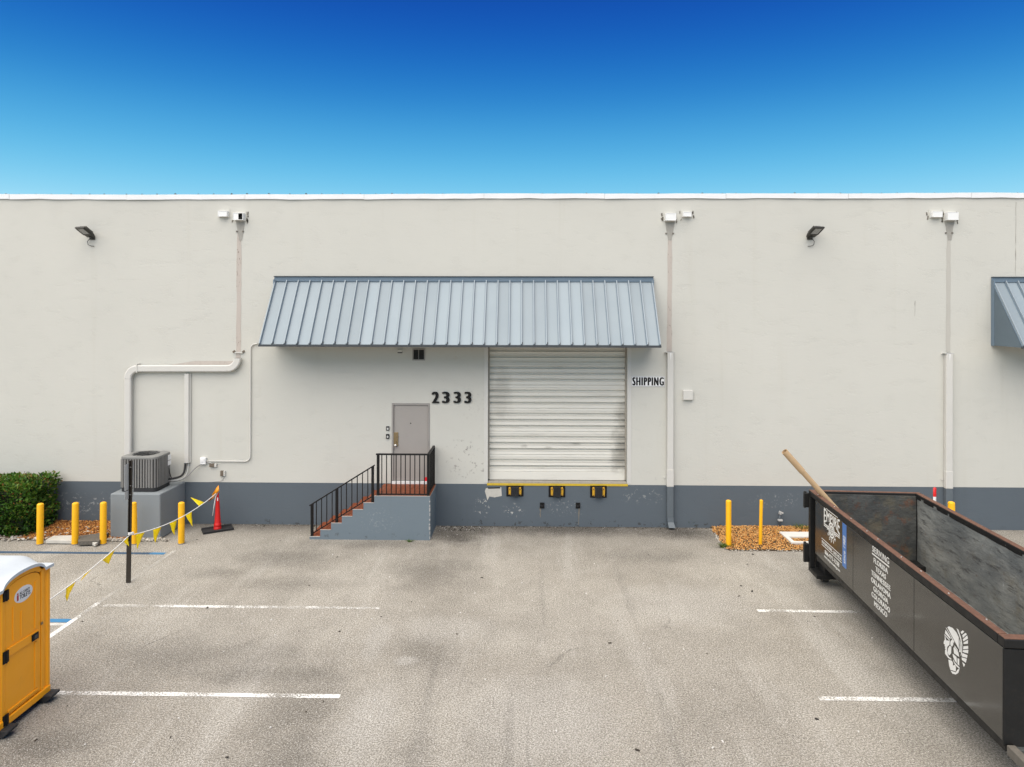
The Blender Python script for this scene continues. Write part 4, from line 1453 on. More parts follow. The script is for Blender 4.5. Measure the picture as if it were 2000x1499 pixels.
def in_bed_r(x, y): return x > 4.80 + (17.7 - y) * -.045 + .03 * math.sin(9 * y) and 16.03 + .02 * math.sin(7 * x) < y < 17.69
bedR = MB().sheet(60, 16, lambda u, v: (4.78 + 4.4 * u, 16.02 + 1.675 * v, .006 + bed_height(4.78 + 4.4 * u, 16.02 + 1.675 * v, 4.7, 9.3, 15.98, 17.7, .05))).build('planting_bed', M['soil'], smooth=True)
tag(bedR, kind='structure')
it = []
while len(it) < 9500:
    x, y = rnd.uniform(4.72, 9.1), rnd.uniform(16.0, 17.68)
    if not in_bed_r(x, y):
        continue
    z = .014 + bed_height(x, y, 4.7, 9.3, 15.98, 17.7, .05) + rnd.uniform(0, .02)
    it.append(((x, y, z), (rnd.uniform(.009, .026), rnd.uniform(.006, .013), .0035), min(1, max(0, rnd.gauss(.56, .22)))))
tag(pieces('mulch', it, M['mulch']), 'orange wood mulch around the two poles beside the dumpster', 'mulch')
bedL = MB().sheet(90, 16, lambda u, v: (-20 + 10.35 * u, 16.32 + 1.375 * v, .005 + bed_height(-20 + 10.35 * u, 16.32 + 1.375 * v, -21, -9.4, 16.25, 17.7, .05))).build('planting_bed', M['soil'], smooth=True)
tag(bedL, kind='structure')
it = []
while len(it) < 4200:
    x, y = rnd.uniform(-12.3, -9.7), rnd.uniform(16.36, 17.68)
    z = .012 + bed_height(x, y, -21, -9.4, 16.25, 17.7, .05) + rnd.uniform(0, .02)
    it.append(((x, y, z), (rnd.uniform(.012, .034), rnd.uniform(.008, .018), .004), min(1, max(0, rnd.gauss(.26, .24)))))
tag(pieces('mulch', it, M['mulch']), 'brown leaf mulch between the hedge and the concrete block', 'mulch')
it = []
for k in range(520):
    x = rnd.uniform(-15.5, -9.3) if k < 400 else rnd.uniform(-10.1, -8.6)
    y = (rnd.gauss(16.42, .075) if k < 400 else rnd.gauss(16.36, .04))
    s_ = rnd.choice((.012, .018, .026, .036))
    it.append(((x, y, .02 + s_ * .4), (s_ * rnd.uniform(.8, 1.4), s_, s_ * .55), rnd.random()))
for k in range(60):
    x, y = rnd.uniform(-12.2, -9.8), rnd.uniform(16.45, 17.2)
    s_ = rnd.uniform(.012, .03)
    it.append(((x, y, .07), (s_ * 1.3, s_, s_ * .5), rnd.uniform(.3, 1)))
tag(pieces('edge_stones', it, M['stones']), 'scattered pale stones along the front of the left bed', 'stones')
it = []
for k in range(90):
    x = rnd.uniform(4.8, 6.6)
    it.append(((x, rnd.gauss(16.05, .05), .02), (rnd.uniform(.01, .025), rnd.uniform(.01, .018), .008), rnd.uniform(.2, 1)))
for k in range(40):
    y = rnd.uniform(16.1, 17.6)
    it.append(((4.80 - (17.7 - y) * .045 + rnd.gauss(0, .03), y, .02), (.02, .015, .01), rnd.uniform(.3, 1)))
tag(pieces('edge_stones', it, M['stones']), 'small pale stones along the edge of the mulch by the dumpster', 'stones')

def slab(name, pts_px, z0, z1, mat, label, cat, z_lev=.05):
    ps = [G(x, y, z1) for x, y in pts_px]
    c = sum(ps, Vector()) / len(ps)
    m = MB().prism([(p.x, p.y) for p in ps], lambda x, y: (x, y, z0), lambda x, y: (x, y, z1))
    o = m.build(name, mat, None, bevel=.008)
    for v in o.data.vertices:
        v.co -= Vector((c.x, c.y, z0))
    o.location = (c.x, c.y, z0)
    return tag(o, label, cat)
slab('concrete_slab', [(89, 1055.5), (145, 1056), (150, 1045.5), (104, 1046.5)], .02, .10, M['concrete'], 'flat pale concrete slab lying between two bollards', 'slab')
slab('weathered_plank', [(153, 1057.5), (194, 1056), (213, 1040), (206, 1040), (152, 1047)], .03, .13, M['timber'], 'grey weathered block lying against the concrete pad', 'plank')
slab('broken_paver', [(180, 1059.5), (193, 1055), (195, 1057), (186, 1062.5)], .02, .09, M['concrete'], 'small broken paver in front of the weathered block', 'paver')
# concrete utility frame in the mulch
u0, u1 = G(1524, 1040, .09), G(1546, 1061, .09)
uf = thing('utility_frame', 'white concrete utility box frame half hidden behind the dumpster', 'utility frame', ((u0.x + .5), 16.8, .03))
W_ = 1.15
ya, yb_ = u1.y, u0.y
m = MB()
m.box(u1.x, u1.x + W_, yb_ - .36, yb_, .03, .11)
m.box(u1.x, u1.x + W_, ya, ya + .09, .03, .11)
m.box(u1.x, u1.x + .10, ya + .09, yb_ - .36, .03, .11)
m.box(u1.x + W_ - .10, u1.x + W_, ya + .09, yb_ - .36, .03, .11)
m.build('rim', M['concrete_white'] if 'concrete_white' in M else plain('white_concrete', (.62, .61, .57), .9, 0, .1, 6, .15, 50, .3, .2, (.4, .38, .33)), uf, bevel=.01)
MB().box(u1.x + .11, u1.x + W_ - .11, ya + .1, yb_ - .37, .035, .07).build('lid', M['soil'], uf)
# hose tap on the wall
c = P(1520, 1012, YW)
tp = thing('hose_tap', 'grey painted hose tap on the slate wall behind the thin pole', 'tap', tuple(c))
b0 = P(1521, 1032, YW - .05)
MB().cyl((c.x + .02, YW - .05, .05), (c.x + .02, YW - .05, c.z + .12), .017, n=10).build('riser_pipe', M['pipe_slate'], tp, smooth=True)
MB().bar((c.x + .02, YW - .002, c.z + .12), (c.x + .02, YW - .12, c.z + .14), .04, .04).build('valve', M['alu'], tp, bevel=.006)
MB().box(c.x - .03, c.x + .08, YW - .10, YW - .02, c.z - .06, c.z - .02).build('bracket', M['alu'], tp, bevel=.005)
MB().obox((c.x + .03, YW - .12, c.z + .18), (.05, 0, -.025), (0, .012, 0), (.008, 0, .016)).build('handle', M['alu'], tp)

# ---- hedge
def leaves(name, n, fn, size, mat, parent, tone_fn):
    V, F, tones = [], [], []
    for _ in range(n):
        c, up = fn()
        s_ = size * rnd.uniform(.6, 1.35)
        d = (up + Vector((rnd.gauss(0, .7), rnd.gauss(0, .7), rnd.gauss(0, .55)))).normalized()
        sd = d.cross(Vector((rnd.gauss(0, 1), rnd.gauss(0, 1), rnd.gauss(0, 1)))).normalized()
        nn = d.cross(sd)
        o = len(V)
        for p in (c - d * s_, c + sd * s_ * .48 + nn * s_ * .12, c + d * s_, c - sd * s_ * .48 + nn * s_ * .12):
            V.append(tuple(p))
        F += [(o, o + 1, o + 2), (o, o + 2, o + 3)]
        t_ = tone_fn(c)
        tones += [t_, t_]
    off = parent.location
    me = bpy.data.meshes.new(name)
    me.from_pydata([(x - off[0], y - off[1], z - off[2]) for x, y, z in V], [], F)
    at = me.attributes.new('tone', 'FLOAT', 'FACE')
    at.data.foreach_set('value', tones)
    me.materials.append(mat)
    o = bpy.data.objects.new(name, me)
    COL.objects.link(o)
    o.parent = parent
    return o
HX0, HX1, HY0, HY1, HZ = -16.5, P(82, 960, 16.9).x, 16.42, 17.55, P(60, 934, 17.0).z
hg = thing('clipped_hedge', 'dense clipped green hedge with reddish leaf tips at far left', 'hedge', ((HX0 + HX1) / 2, 17.0, 0))
from mathutils import noise as mnoise
def lump(p, s=1.6): return mnoise.noise(Vector(p) * s)
def hedge_pt():
    for _ in range(60):
        x, y, z = rnd.uniform(HX0, HX1 + .12), rnd.uniform(HY0 - .12, HY1), rnd.uniform(.05, HZ + .06)
        # distance to the clipped body, roughened
        lim = .16 * lump((x, y, z)) + .07 * lump((x * 3, y * 3, z * 3))
        ex = min(HX1 - x, y - HY0 + (.10 if z > .5 else -.05) + .08 * (z / HZ), HZ - z)
        dd = ex + lim
        if dd < 0:
            continue
        if dd > .16 and rnd.random() > .16:
            continue
        up = Vector((max(0, .3 - (HX1 - x)) * 3, -max(0, .3 - (y - HY0)) * 3, .35 + max(0, .3 - (HZ - z)) * 3))
        return Vector((x, y, z)), up.normalized()
    return Vector((HX0, 17, .5)), Vector((0, 0, 1))
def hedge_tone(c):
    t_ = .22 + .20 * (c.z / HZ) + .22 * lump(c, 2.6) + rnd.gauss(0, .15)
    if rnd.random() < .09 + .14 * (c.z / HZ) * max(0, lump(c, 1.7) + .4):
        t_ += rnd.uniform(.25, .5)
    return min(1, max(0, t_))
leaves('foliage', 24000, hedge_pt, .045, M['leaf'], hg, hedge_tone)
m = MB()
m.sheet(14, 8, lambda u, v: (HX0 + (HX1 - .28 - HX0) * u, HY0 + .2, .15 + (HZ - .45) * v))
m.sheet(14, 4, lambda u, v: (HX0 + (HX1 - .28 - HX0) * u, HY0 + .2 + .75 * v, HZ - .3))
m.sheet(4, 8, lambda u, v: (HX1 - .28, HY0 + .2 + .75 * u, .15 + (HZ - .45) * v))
m.build('inner_shade', plain('hedge_shade', (.014, .022, .007), .9, 0, .5, 12, .6, 20), hg)  # dark sheets standing in for the shade inside the hedge
for k in range(16):
    x = HX1 - .25 - k * .26
    y = rnd.uniform(HY0 + .15, HY0 + .5)
    MB().tube([(x, y, 0), (x + rnd.uniform(-.05, .05), y, .25), (x + rnd.uniform(-.15, .15), y + rnd.uniform(-.1, .1), .6)], [.018, .014, .008], 6).build('stem', M['bark'], hg, smooth=True)
shoots = []
for (px, py0, py1) in ((15, 945, 928), (28, 943, 932), (52, 940, 922.5), (58, 940, 922), (74, 940, 930), (82, 938, 929), (95, 947, 938), (3, 942, 935), (40, 945, 935)):
    Y = rnd.uniform(16.7, 17.2)
    a, b = P(px - 1, py0 + 6, Y), P(px, py1, Y)
    MB().tube([a, (a + b) / 2 + Vector((rnd.uniform(-.02, .02), 0, 0)), b], [.006, .004, .003], 5).build('shoot', M['bark'], hg)
    shoots.append((a, b))
def shoot_pt():
    a, b = rnd.choice(shoots)
    t_ = rnd.uniform(.1, 1.05)
    return a.lerp(b, t_) + Vector((rnd.gauss(0, .03), rnd.gauss(0, .03), 0)), Vector((0, 0, 1))
leaves('shoot_leaves', 190, shoot_pt, .024, M['leaf'], hg, lambda c: rnd.choice((.05, .2, .5, .9)))

def weed(px, py, h, n, label, spread=.12):
    g = G(px, py)
    w = thing('weed_tuft', label, 'weed', (g.x, g.y, 0), 'weeds at the wall foot')
    V, F, T_ = [], [], []
    for k in range(n):
        a = rnd.uniform(0, 6.28)
        r0 = rnd.uniform(0, spread * .5)
        b0 = Vector((r0 * math.cos(a), r0 * math.sin(a), .0))
        tip = b0 + Vector((rnd.gauss(0, spread), rnd.gauss(0, spread * .6), h * rnd.uniform(.45, 1)))
        mid = b0.lerp(tip, .5) + Vector((0, 0, h * .12))
        sd = Vector((math.sin(a), -math.cos(a), 0)) * .008
        o = len(V)
        V += [tuple(b0 - sd), tuple(b0 + sd), tuple(mid + sd * .9), tuple(mid - sd * .9), tuple(tip)]
        F += [(o, o + 1, o + 2, o + 3), (o + 3, o + 2, o + 4)]
        T_ += [rnd.random()] * 2
    me = bpy.data.meshes.new('blades')
    me.from_pydata(V, [], F)
    me.attributes.new('tone', 'FLOAT', 'FACE').data.foreach_set('value', T_)
    me.materials.append(M['grass'])
    link('blades', me, w)
weed(1347, 1029, .24, 46, 'green weed at the wall foot right of the downspout')
weed(1413, 1070, .13, 70, 'low weed around the thick bollard in the mulch', .13)
weed(1564, 1037, .20, 90, 'green weed behind the concrete utility frame', .2)
weed(1523, 1044, .12, 50, 'weed at the left corner of the concrete utility frame', .08)
weed(1436, 1070, .09, 40, 'tiny weed right of the thick bollard', .1)
weed(800, 1058.5, .05, 40, 'small moss tuft at the foot of the stairs', .1)

# ================================================================== red cone, post, pennants
g = G(425, 1036)
cn = thing('traffic_cone', 'tall slim red traffic cone on a black rubber base', 'traffic cone', (g.x, g.y, 0))
CH = P(425, 962, g.y).z
prof = [(.108, .035), (.108, .09), (.098, .10), (.104, .108), (.104, .17), (.094, .18), (.088, .20), (.068, .50), (.055, .70), (.052, CH - .22), (.058, CH - .20), (.05, CH - .18), (.034, CH - .14), (.036, CH - .07), (.042, CH - .05), (.036, CH - .015), (.012, CH)]
prof = [(r_ * .84, z_) for r_, z_ in prof]
MB().lathe(prof, (g.x, g.y, 0), 24).build('cone', M['red'], cn, smooth=True, auto=55)
MB().box(g.x + .015, g.x + .035, g.y - .06, g.y - .05, CH - .20, CH - .12).build('reflective_patch', M['white_paint'], cn)
qa = Matrix.Rotation(R(32), 3, 'Z')
m = MB()
ux, uy = qa @ Vector((1, 0, 0)), qa @ Vector((0, 1, 0))
m.obox((g.x + .0, g.y - .0, .018), ux * .36, uy * .20, (0, 0, .016))
m.build('rubber_base', M['black_rubber'], cn, bevel=.008)
m = MB()
m.bar(Vector((g.x, g.y, .045)) - uy * .17 - ux * .36, Vector((g.x, g.y, .045)) - uy * .17 + ux * .36, .07, .035)
m.build('base_rib', M['black_rubber'], cn, bevel=.01)
m = MB()
m.bar(Vector((g.x, g.y, .045)) + uy * .17 - ux * .36, Vector((g.x, g.y, .045)) + uy * .17 + ux * .36, .07, .035)
m.build('base_rib', M['black_rubber'], cn, bevel=.01)

g2 = G(252, 1138)
top = P(256, 900, g2.y)
sp = thing('sign_post', 'dark steel sign post with its sign turned edge-on, rope tied to it', 'sign post', (g2.x, g2.y, 0))
dv = top - g2
ax = Vector((1, 0, 0)); ay = Vector((0, 1, 0))
def along(t): return g2 + dv * t
m = MB()
rg = []
for t_ in (0.0, .33, .66, 1.0):
    c = along(t_)
    rg.append([c + ax * x + ay * y for x, y in ((-.036, -.02), (-.022, -.02), (-.018, .016), (.018, .016), (.022, -.02), (.036, -.02), (.036, -.012), (.028, -.012), (.024, .026), (-.024, .026), (-.028, -.012), (-.036, -.012))])
m.rings(rg)
m.build('channel_post', M['post'], sp)
m = MB()
rg = []
for t_ in (.0, .18, .34):
    c = along(t_) + Vector((.0, -.022, 0))
    rg.append([c + ax * x + ay * y for x, y in ((-.046, -.012), (.046, -.012), (.046, .0), (-.046, .0))])
m.rings(rg)
m.build('base_stub', M['post'], sp, bevel=.003)
# the sign faces the accessible bay on the left; the camera sees its back and edge
c = along(.865)
MB().box(c.x - .036, c.x - .033, c.y - .16, c.y + .16, c.z - .25, c.z + .28).build('sign_plate', M['alu'], sp, bevel=.001)
MB().box(c.x - .039, c.x - .0365, c.y - .155, c.y + .155, c.z - .245, c.z + .275).build('sign_face', M['decal_blue'], sp)
MB().box(c.x - .036, c.x - .033, c.y - .155, c.y + .155, c.z - .44, c.z - .27).build('lower_plate', M['alu'], sp, bevel=.001)
for dz in (-.36, -.18, .2):
    MB().cyl((c.x - .03, c.y, c.z + dz), (c.x + .03, c.y, c.z + dz), .008, n=8).build('bolt', M['steel'], sp)

# pennant string
pn = thing('pennant_string', 'white rope with yellow triangular pennants from cone to post to orange toilet', 'pennant string', (g2.x, g2.y, 0))
Yc = g.y
cone_tip = Vector((g.x + .01, g.y, CH + .01))
tie = along(.40) + Vector((0, -.03, 0))
tie = P(252.8, 1046, g2.y - .035)
far_end = P(88, 1178, 9.98)
def span(a, b, sag, n=18):
    return [a.lerp(b, k / n) - Vector((0, 0, sag * 4 * (k / n) * (1 - k / n))) for k in range(n + 1)]
ropeA = span(cone_tip + Vector((0, -.02, -.0)), tie, .17)
ropeB = span(tie, far_end, .05)
MB().tube(ropeA, .0085, 6).build('rope', M['rope'], pn, smooth=True)
MB().tube(ropeB, .0085, 6).build('rope', M['rope'], pn, smooth=True)
MB().tube([cone_tip + Vector((-.03, -.05, -.10)), cone_tip + Vector((.03, -.04, .03)), cone_tip + Vector((-.03, -.065, -.09)), cone_tip + Vector((-.05, -.085, -.25)), cone_tip + Vector((-.10, -.09, -.58))], .010, 6).build('rope_tail', M['rope'], pn, smooth=True)
MB().tube([tie + Vector((.05 * math.cos(a), .05 * math.sin(a) + .05, .004 * a)) for a in [k * .7 for k in range(19)]], .010, 6).build('rope_knot', M['rope'], pn, smooth=True)
def rope_at(px):
    best = None
    for rp_ in (ropeA, ropeB):
        for k in range(len(rp_) - 1):
            for s_ in range(8):
                q = rp_[k].lerp(rp_[k + 1], s_ / 8)
                d = CAM_R.transposed() @ (q - Vector((0, 0, CAM_H)))
                x = 1000 + FPX * d.x / -d.z
                if best is None or abs(x - px) < best[0]:
                    best = (abs(x - px), q)
    return best[1].copy()
flags = [((1600, 1558), (1490, 447)), ((1500, 1447), (1505, 675)), ((1385, 1325), (1362, 745)), ((1265, 1195), (1212, 805)), ((1130, 1066), (1075, 852)),
         ((1003, 968), (1008, 830)), ((905, 800), (850, 968)), ((735, 668), (630, 1103)), ((597, 517), (520, 1262))]
for (xa, xb), (tx, ty) in flags:
    a, b = rope_at(xa / 4), rope_at(xb / 4)
    mid = (a + b) / 2
    tip = P(tx / 4, 860 + ty / 4, mid.y - .04)
    m = MB()
    rows = 5
    for r_ in range(rows + 1):
        t_ = r_ / rows
        l, q = a.lerp(tip, t_), b.lerp(tip, t_)
        bul = Vector((0, -.012 * math.sin(math.pi * t_), 0)) + Vector((rnd.uniform(-.003, .003), rnd.uniform(-.008, .008), 0))
        for s_ in range(4):
            m.v.append(tuple(l.lerp(q, s_ / 3) + bul * (1 + .5 * math.sin(3 * s_))))
    for r_ in range(rows):
        for s_ in range(3):
            i0 = r_ * 4 + s_
            m.f.append((i0, i0 + 1, i0 + 5, i0 + 4))
    o = m.build('pennant', M['pennant'], pn, smooth=True)
    so = o.modifiers.new('thick', 'SOLIDIFY'); so.thickness = .002
for (pts) in ([(1690, 375), (1708, 352), (1712, 395), (1690, 420), (1660, 440), (1655, 425)], [(1668, 430), (1690, 415), (1665, 455), (1638, 475), (1625, 482), (1645, 450)]):
    pp = [P(x / 4, 860 + y / 4, Yc - .05 - .02 * i) for i, (x, y) in enumerate(pts)]
    m = MB(); m.add(pp, [(0, 1, 2, 3), (0, 3, 4, 5)])
    o = m.build('pennant', M['pennant_orange'], pn, smooth=True)
    so = o.modifiers.new('thick', 'SOLIDIFY'); so.thickness = .003

# red marker behind the dumpster
g = G(1824, 1034)
rm = thing('red_marker', 'red marker post top just above the right rim of the dumpster', 'marker', (g.x, g.y, 0))
h_ = P(1824, 951.5, g.y).z
MB().lathe([(.07, 0), (.055, .3), (.05, h_ - .24)], (g.x, g.y, 0), 18).build('lower_sleeve', M['white_paint'], rm, smooth=True, auto=50)
MB().lathe([(.052, h_ - .24), (.052, h_ - .02), (.03, h_)], (g.x, g.y, 0), 18).build('red_sleeve', M['red'], rm, smooth=True, auto=50)

# ================================================================== portable toilet
TX, TY0, TY1 = -6.845, 8.66, 9.735
TXB = TX - 1.16
pt = thing('portable_toilet', 'orange portable toilet with white domed roof at the left edge', 'portable toilet', ((TX + TXB) / 2, (TY0 + TY1) / 2, 0))
ZB, ZE = .10, 1.91
YCn = (TY0 + TY1) / 2
AR = .36
def arch(y):
    u = abs(y - YCn) / AR
    return ZE + (.135 * math.sqrt(max(0, 1 - u ** 2.4)) if u < 1 else 0)
# skids
for yy in (TY0 + .10, TY1 - .16):
    m = MB()
    m.prism([(TXB - .12, .015), (TX + .05, .015), (TX + .13, .085), (TX + .13, .115), (TXB - .12, .115)], lambda x, z: (x, yy + .19, z), lambda x, z: (x, yy, z))
    m.build('skid', M['black_rubber'], pt, bevel=.01)
# walls: back and two sides plain with shallow ribs
m = MB()
m.box(TXB, TX - .03, TY1 - .03, TY1, ZB, ZE)
m.build('side_wall', M['potty'], pt, bevel=.012)
m = MB()
m.box(TXB, TX - .03, TY0, TY0 + .03, ZB, ZE)
m.build('side_wall', M['potty'], pt, bevel=.012)
MB().box(TXB, TXB + .03, TY0 + .03, TY1 - .03, ZB, ZE).build('back_wall', M['potty'], pt, bevel=.012)
for yy, sgn in ((TY1, 1), (TY0, -1)):
    for k in range(4):
        x = TXB + .16 + k * .26
        MB().box(x, x + .10, yy - .005 if sgn > 0 else yy - .015, yy + .015 if sgn > 0 else yy + .005, ZB + .08, ZE - .1).build('wall_rib', M['potty'], pt, bevel=.008)
MB().box(TXB + .03, TX - .03, TY0 + .03, TY1 - .03, ZB - .02, ZB + .02).build('floor', M['black_rubber'], pt)
DY0, DY1 = 8.885, 9.545
# front frame: columns with a groove, sill, arched head
def column(y0, y1):
    m = MB()
    prof = [(y0, 0), (y0 + .012, .0), (y0 + .012, 0)]
    w = y1 - y0
    pts = [(TX - .035, y0), (TX, y0), (TX, y0 + w * .30), (TX - .022, y0 + w * .40), (TX - .022, y0 + w * .66), (TX, y0 + w * .76), (TX, y1), (TX - .035, y1)]
    m.prism(pts, lambda x, y: (x, y, ZB + .10), lambda x, y: (x, y, ZE))
    return m
column(DY1 + .008, TY1).build('front_column', M['potty'], pt, bevel=.006)
column(TY0, DY0 - .008).build('front_column', M['potty'], pt, bevel=.006)
MB().box(TX - .05, TX + .012, TY0, TY1, ZB, ZB + .10).build('front_sill', M['potty'], pt, bevel=.012)
ZD = ZE - .035
def arch_d(y):
    u = abs(y - (DY0 + DY1) / 2) / ((DY1 - DY0) / 2)
    return ZD - .045 + .125 * math.sqrt(max(0, 1 - u ** 2.2))
m = MB()
n = 24
top_, low_ = [], []
for k in range(n + 1):
    y = TY0 + (TY1 - TY0) * k / n
    inn = DY0 - .008 <= y <= DY1 + .008
    zl = (arch_d(min(max(y, DY0), DY1)) + .012) if inn else ZE
    zh = max(arch(y), zl + .012)
    m.v += [(TX - .03, y, zl), (TX, y, zl), (TX, y, zh), (TX - .03, y, zh)]
for k in range(n):
    o = k * 4
    m.f += [(o + 1, o + 5, o + 6, o + 2), (o, o + 3, o + 7, o + 4), (o + 2, o + 6, o + 7, o + 3), (o, o + 4, o + 5, o + 1)]
m.build('arched_head', M['potty'], pt)
MB().box(TX - .06, TX - .04, DY0 - .02, DY1 + .02, ZB + .09, ZE + .08).build('door_shadow_gap', M['dark_hole'], pt)
# door with arched top
m = MB()
pts = [(DY0, ZB + .115), (DY1, ZB + .115), (DY1, arch_d(DY1))]
for k in range(1, 16):
    y = DY1 + (DY0 - DY1) * k / 16
    pts.append((y, arch_d(y)))
pts.append((DY0, arch_d(DY0)))
m.prism(pts, lambda y, z: (TX - .038, y, z), lambda y, z: (TX - .006, y, z))
dr = m.build('door', M['potty'], pt, bevel=.006)
mid_z = 1.02
mm = MB()
ZM = P(40, 1310, 9.15).z
mm.prism([(DY0 + .03, 1.0), (DY1 - .05, .985), (DY1 - .05, 1.10), (DY0 + .03, 1.115)], lambda y, z: (TX - .007, y, z), lambda y, z: (TX + .012, y, z))
mm.build('cross_band', M['potty'], dr, bevel=.006)
for (y0, y1, z0_, z1_) in ((DY1 - .12, DY1 - .075, 1.14, 1.80), (DY1 - .12, DY1 - .075, .30, .95), (DY0 + .13, DY0 + .16, 1.16, 1.62), (DY0 + .28, DY0 + .31, 1.16, 1.50)):
    MB().box(TX - .008, TX + .004, y0, y1, z0_, z1_).build('door_rib', M['potty'], dr, bevel=.005)
MB().box(TX - .008, TX + .006, DY0 + .05, DY1 - .05, ZB + .15, ZB + .185).build('door_rib', M['potty'], dr, bevel=.005)
MB().box(TX + .010, TX + .028, DY1 - .20, DY1 - .075, .995, 1.085).build('latch', M['ink'], dr, bevel=.006)
MB().box(TX + .027, TX + .031, DY1 - .165, DY1 - .10, 1.015, 1.065).build('latch_pull', M['grey_dark'], dr)
MB().box(TX - .002, TX + .012, DY1 - .004, DY1 + .03, 1.14, 1.175).build('strike', M['brass'], dr)
for zz, hh in ((1.83, .14), (1.02, .16), (.19, .14)):
    h_ = MB().box(TX - .002, TX + .018, DY0 - .05, DY0 + .045, zz - hh / 2, zz + hh / 2).build('hinge', M['ink'], dr, bevel=.006)
    MB().cyl((TX + .018, DY0 - .003, zz - hh / 2), (TX + .018, DY0 - .003, zz + hh / 2), .012, n=10).build('hinge_pin', M['ink'], dr)
# oval sticker
cyS, czS = 9.215, 1.72
m = MB()
el = [(cyS + .17 * math.cos(2 * math.pi * k / 32), czS + .105 * math.sin(2 * math.pi * k / 32)) for k in range(32)]
m.prism(el, lambda y, z: (TX - .0055, y, z), lambda y, z: (TX - .003, y, z))
stk = m.build('oval_sticker', M['sticker'], dr)
exq, eyq, enq = (0, 1, 0), (0, 0, 1), (1, 0, 0)
m = MB()
lettering(m, 'ALL COUNTY', .19, .036, (TX - .0028, cyS - .075, czS + .012), exq, eyq, enq, bold=.01, depth=.001)
lettering(m, 'TOILETS', .20, .055, (TX - .0028, cyS - .075, czS - .052), exq, eyq, enq, bold=.02, depth=.001)
m.build('sticker_lettering', M['ink'], dr)
m = MB()
m.box(TX - .0028, TX - .0018, cyS - .125, cyS - .092, czS - .055, czS + .02)
m.cyl((TX - .0028, cyS - .1085, czS + .036), (TX - .0018, cyS - .1085, czS + .036), .014, n=12)
m.build('sticker_figure', M['ink_red'], dr)
# roof: arched lip at the front swelling into a dome
m = MB()
NX, NY = 26, 34
RX_, RXb = TX + .035, TXB - .03
RY0, RY1 = TY0 - .03, TY1 + .03
def roof(u, v):
    x = RX_ + (RXb - RX_) * u
    y = RY0 + (RY1 - RY0) * v
    dx = RX_ - x
    s_ = min(1, dx / .34)
    s_ = s_ * s_ * (3 - 2 * s_)
    back = min(1, max(0, (x - RXb) / .22))
    back = back * back * (3 - 2 * back)
    half = AR + .03 + .11 * s_
    uu = abs(y - YCn) / half
    bump_ = max(0, 1 - uu ** (2.4 + 2.2 * s_)) ** (.5) if uu < 1 else 0
    hgt = (.135 + .065 * s_) * (back if dx > .5 else 1)
    return (x, y, ZE + .028 + bump_ * hgt)
m.sheet(NX, NY, roof)
# skirt
rim = []
n1 = NX + 1
idx_front = [j * n1 for j in range(NY + 1)]
def skirt(idxs, flip):
    o = len(m.v)
    for i_ in idxs:
        x, y, z = m.v[i_]
        m.v.append((x, y, z - .042))
    for k in range(len(idxs) - 1):
        q = (idxs[k], idxs[k + 1], o + k + 1, o + k)
        m.f.append(q if flip else q[::-1])
skirt(idx_front, True)
skirt([j * n1 + NX for j in range(NY + 1)], False)
skirt(list(range(n1)), False)
skirt([NY * n1 + i_ for i_ in range(n1)], True)
m.build('domed_roof', M['potty_roof'], pt, smooth=True, auto=50)

# ================================================================== roll-off dumpster
HR = 1.865
A = G(1579, 956.5, HR); Bn = G(1960, 1246, HR)
A.z = Bn.z = 0
LEN = (A - Bn).length
ang = math.atan2((A - Bn).y, (A - Bn).x) - math.pi / 2
dp = thing('roll_off_dumpster', 'long open black roll-off dumpster with white lettering and rusty rim', 'dumpster', (Bn.x, Bn.y, 0), None, ang)
DR = Matrix.Rotation(ang, 3, 'Z')
def on_panel(px, py, xl=-.004):
    "photo position -> (y along the dumpster, z) on its left face"
    d = DR.transposed() @ ray(px, py)
    o = DR.transposed() @ (Vector((0, 0, CAM_H)) - Bn)
    t_ = (xl - o.x) / d.x
    p = o + d * t_
    return p.y, p.z
DW = 2.2
B = lambda *a, **k: MB().box(*a, **k)
PBOT = .68
def dpart(mb, name, mat, parent=None, **kw):
    return mb.build(name, M[mat], parent or dp, local=True, **kw)
FAR = LEN
# skins
dpart(B(.12, .135, .06, FAR - .06, .53, HR - .10), 'left_skin', 'frame_black')
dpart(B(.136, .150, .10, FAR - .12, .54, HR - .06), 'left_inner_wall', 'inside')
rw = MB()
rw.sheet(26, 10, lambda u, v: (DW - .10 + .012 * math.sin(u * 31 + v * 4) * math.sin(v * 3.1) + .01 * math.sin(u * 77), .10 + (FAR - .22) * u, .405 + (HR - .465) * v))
dpart(rw, 'right_inner_wall', 'inside', smooth=True)
dpart(B(DW - .06, DW - .03, .06, FAR - .06, .36, HR - .10), 'right_skin', 'frame_black')
for k in range(9):
    y = .25 + k * (FAR - .6) / 8
    dpart(B(DW - .03, DW + .02, y, y + .09, .53, HR - .1), 'side_rib', 'frame_black', bevel=.006)
for y in (.30, 1.3, 2.3, 3.3, 4.3, 5.3, 6.02):
    dpart(B(.025, .12, y, y + .08, .665, HR - .14), 'side_rib', 'frame_black')
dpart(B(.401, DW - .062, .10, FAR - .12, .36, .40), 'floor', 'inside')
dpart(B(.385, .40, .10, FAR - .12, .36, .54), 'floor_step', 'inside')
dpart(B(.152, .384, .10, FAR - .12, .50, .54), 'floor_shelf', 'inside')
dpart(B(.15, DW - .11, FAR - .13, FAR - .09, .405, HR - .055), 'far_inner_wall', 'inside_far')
dpart(B(.12, DW - .02, FAR - .089, FAR - .02, .28, HR - .08), 'rear_door', 'frame_black', bevel=.005)
dpart(B(.004, DW, .0, .06, .62, HR - .13), 'near_end_wall', 'frame_black', bevel=.006)
dpart(B(.14, DW - .1, .061, .10, .54, HR - .06), 'near_inner_wall', 'inside')
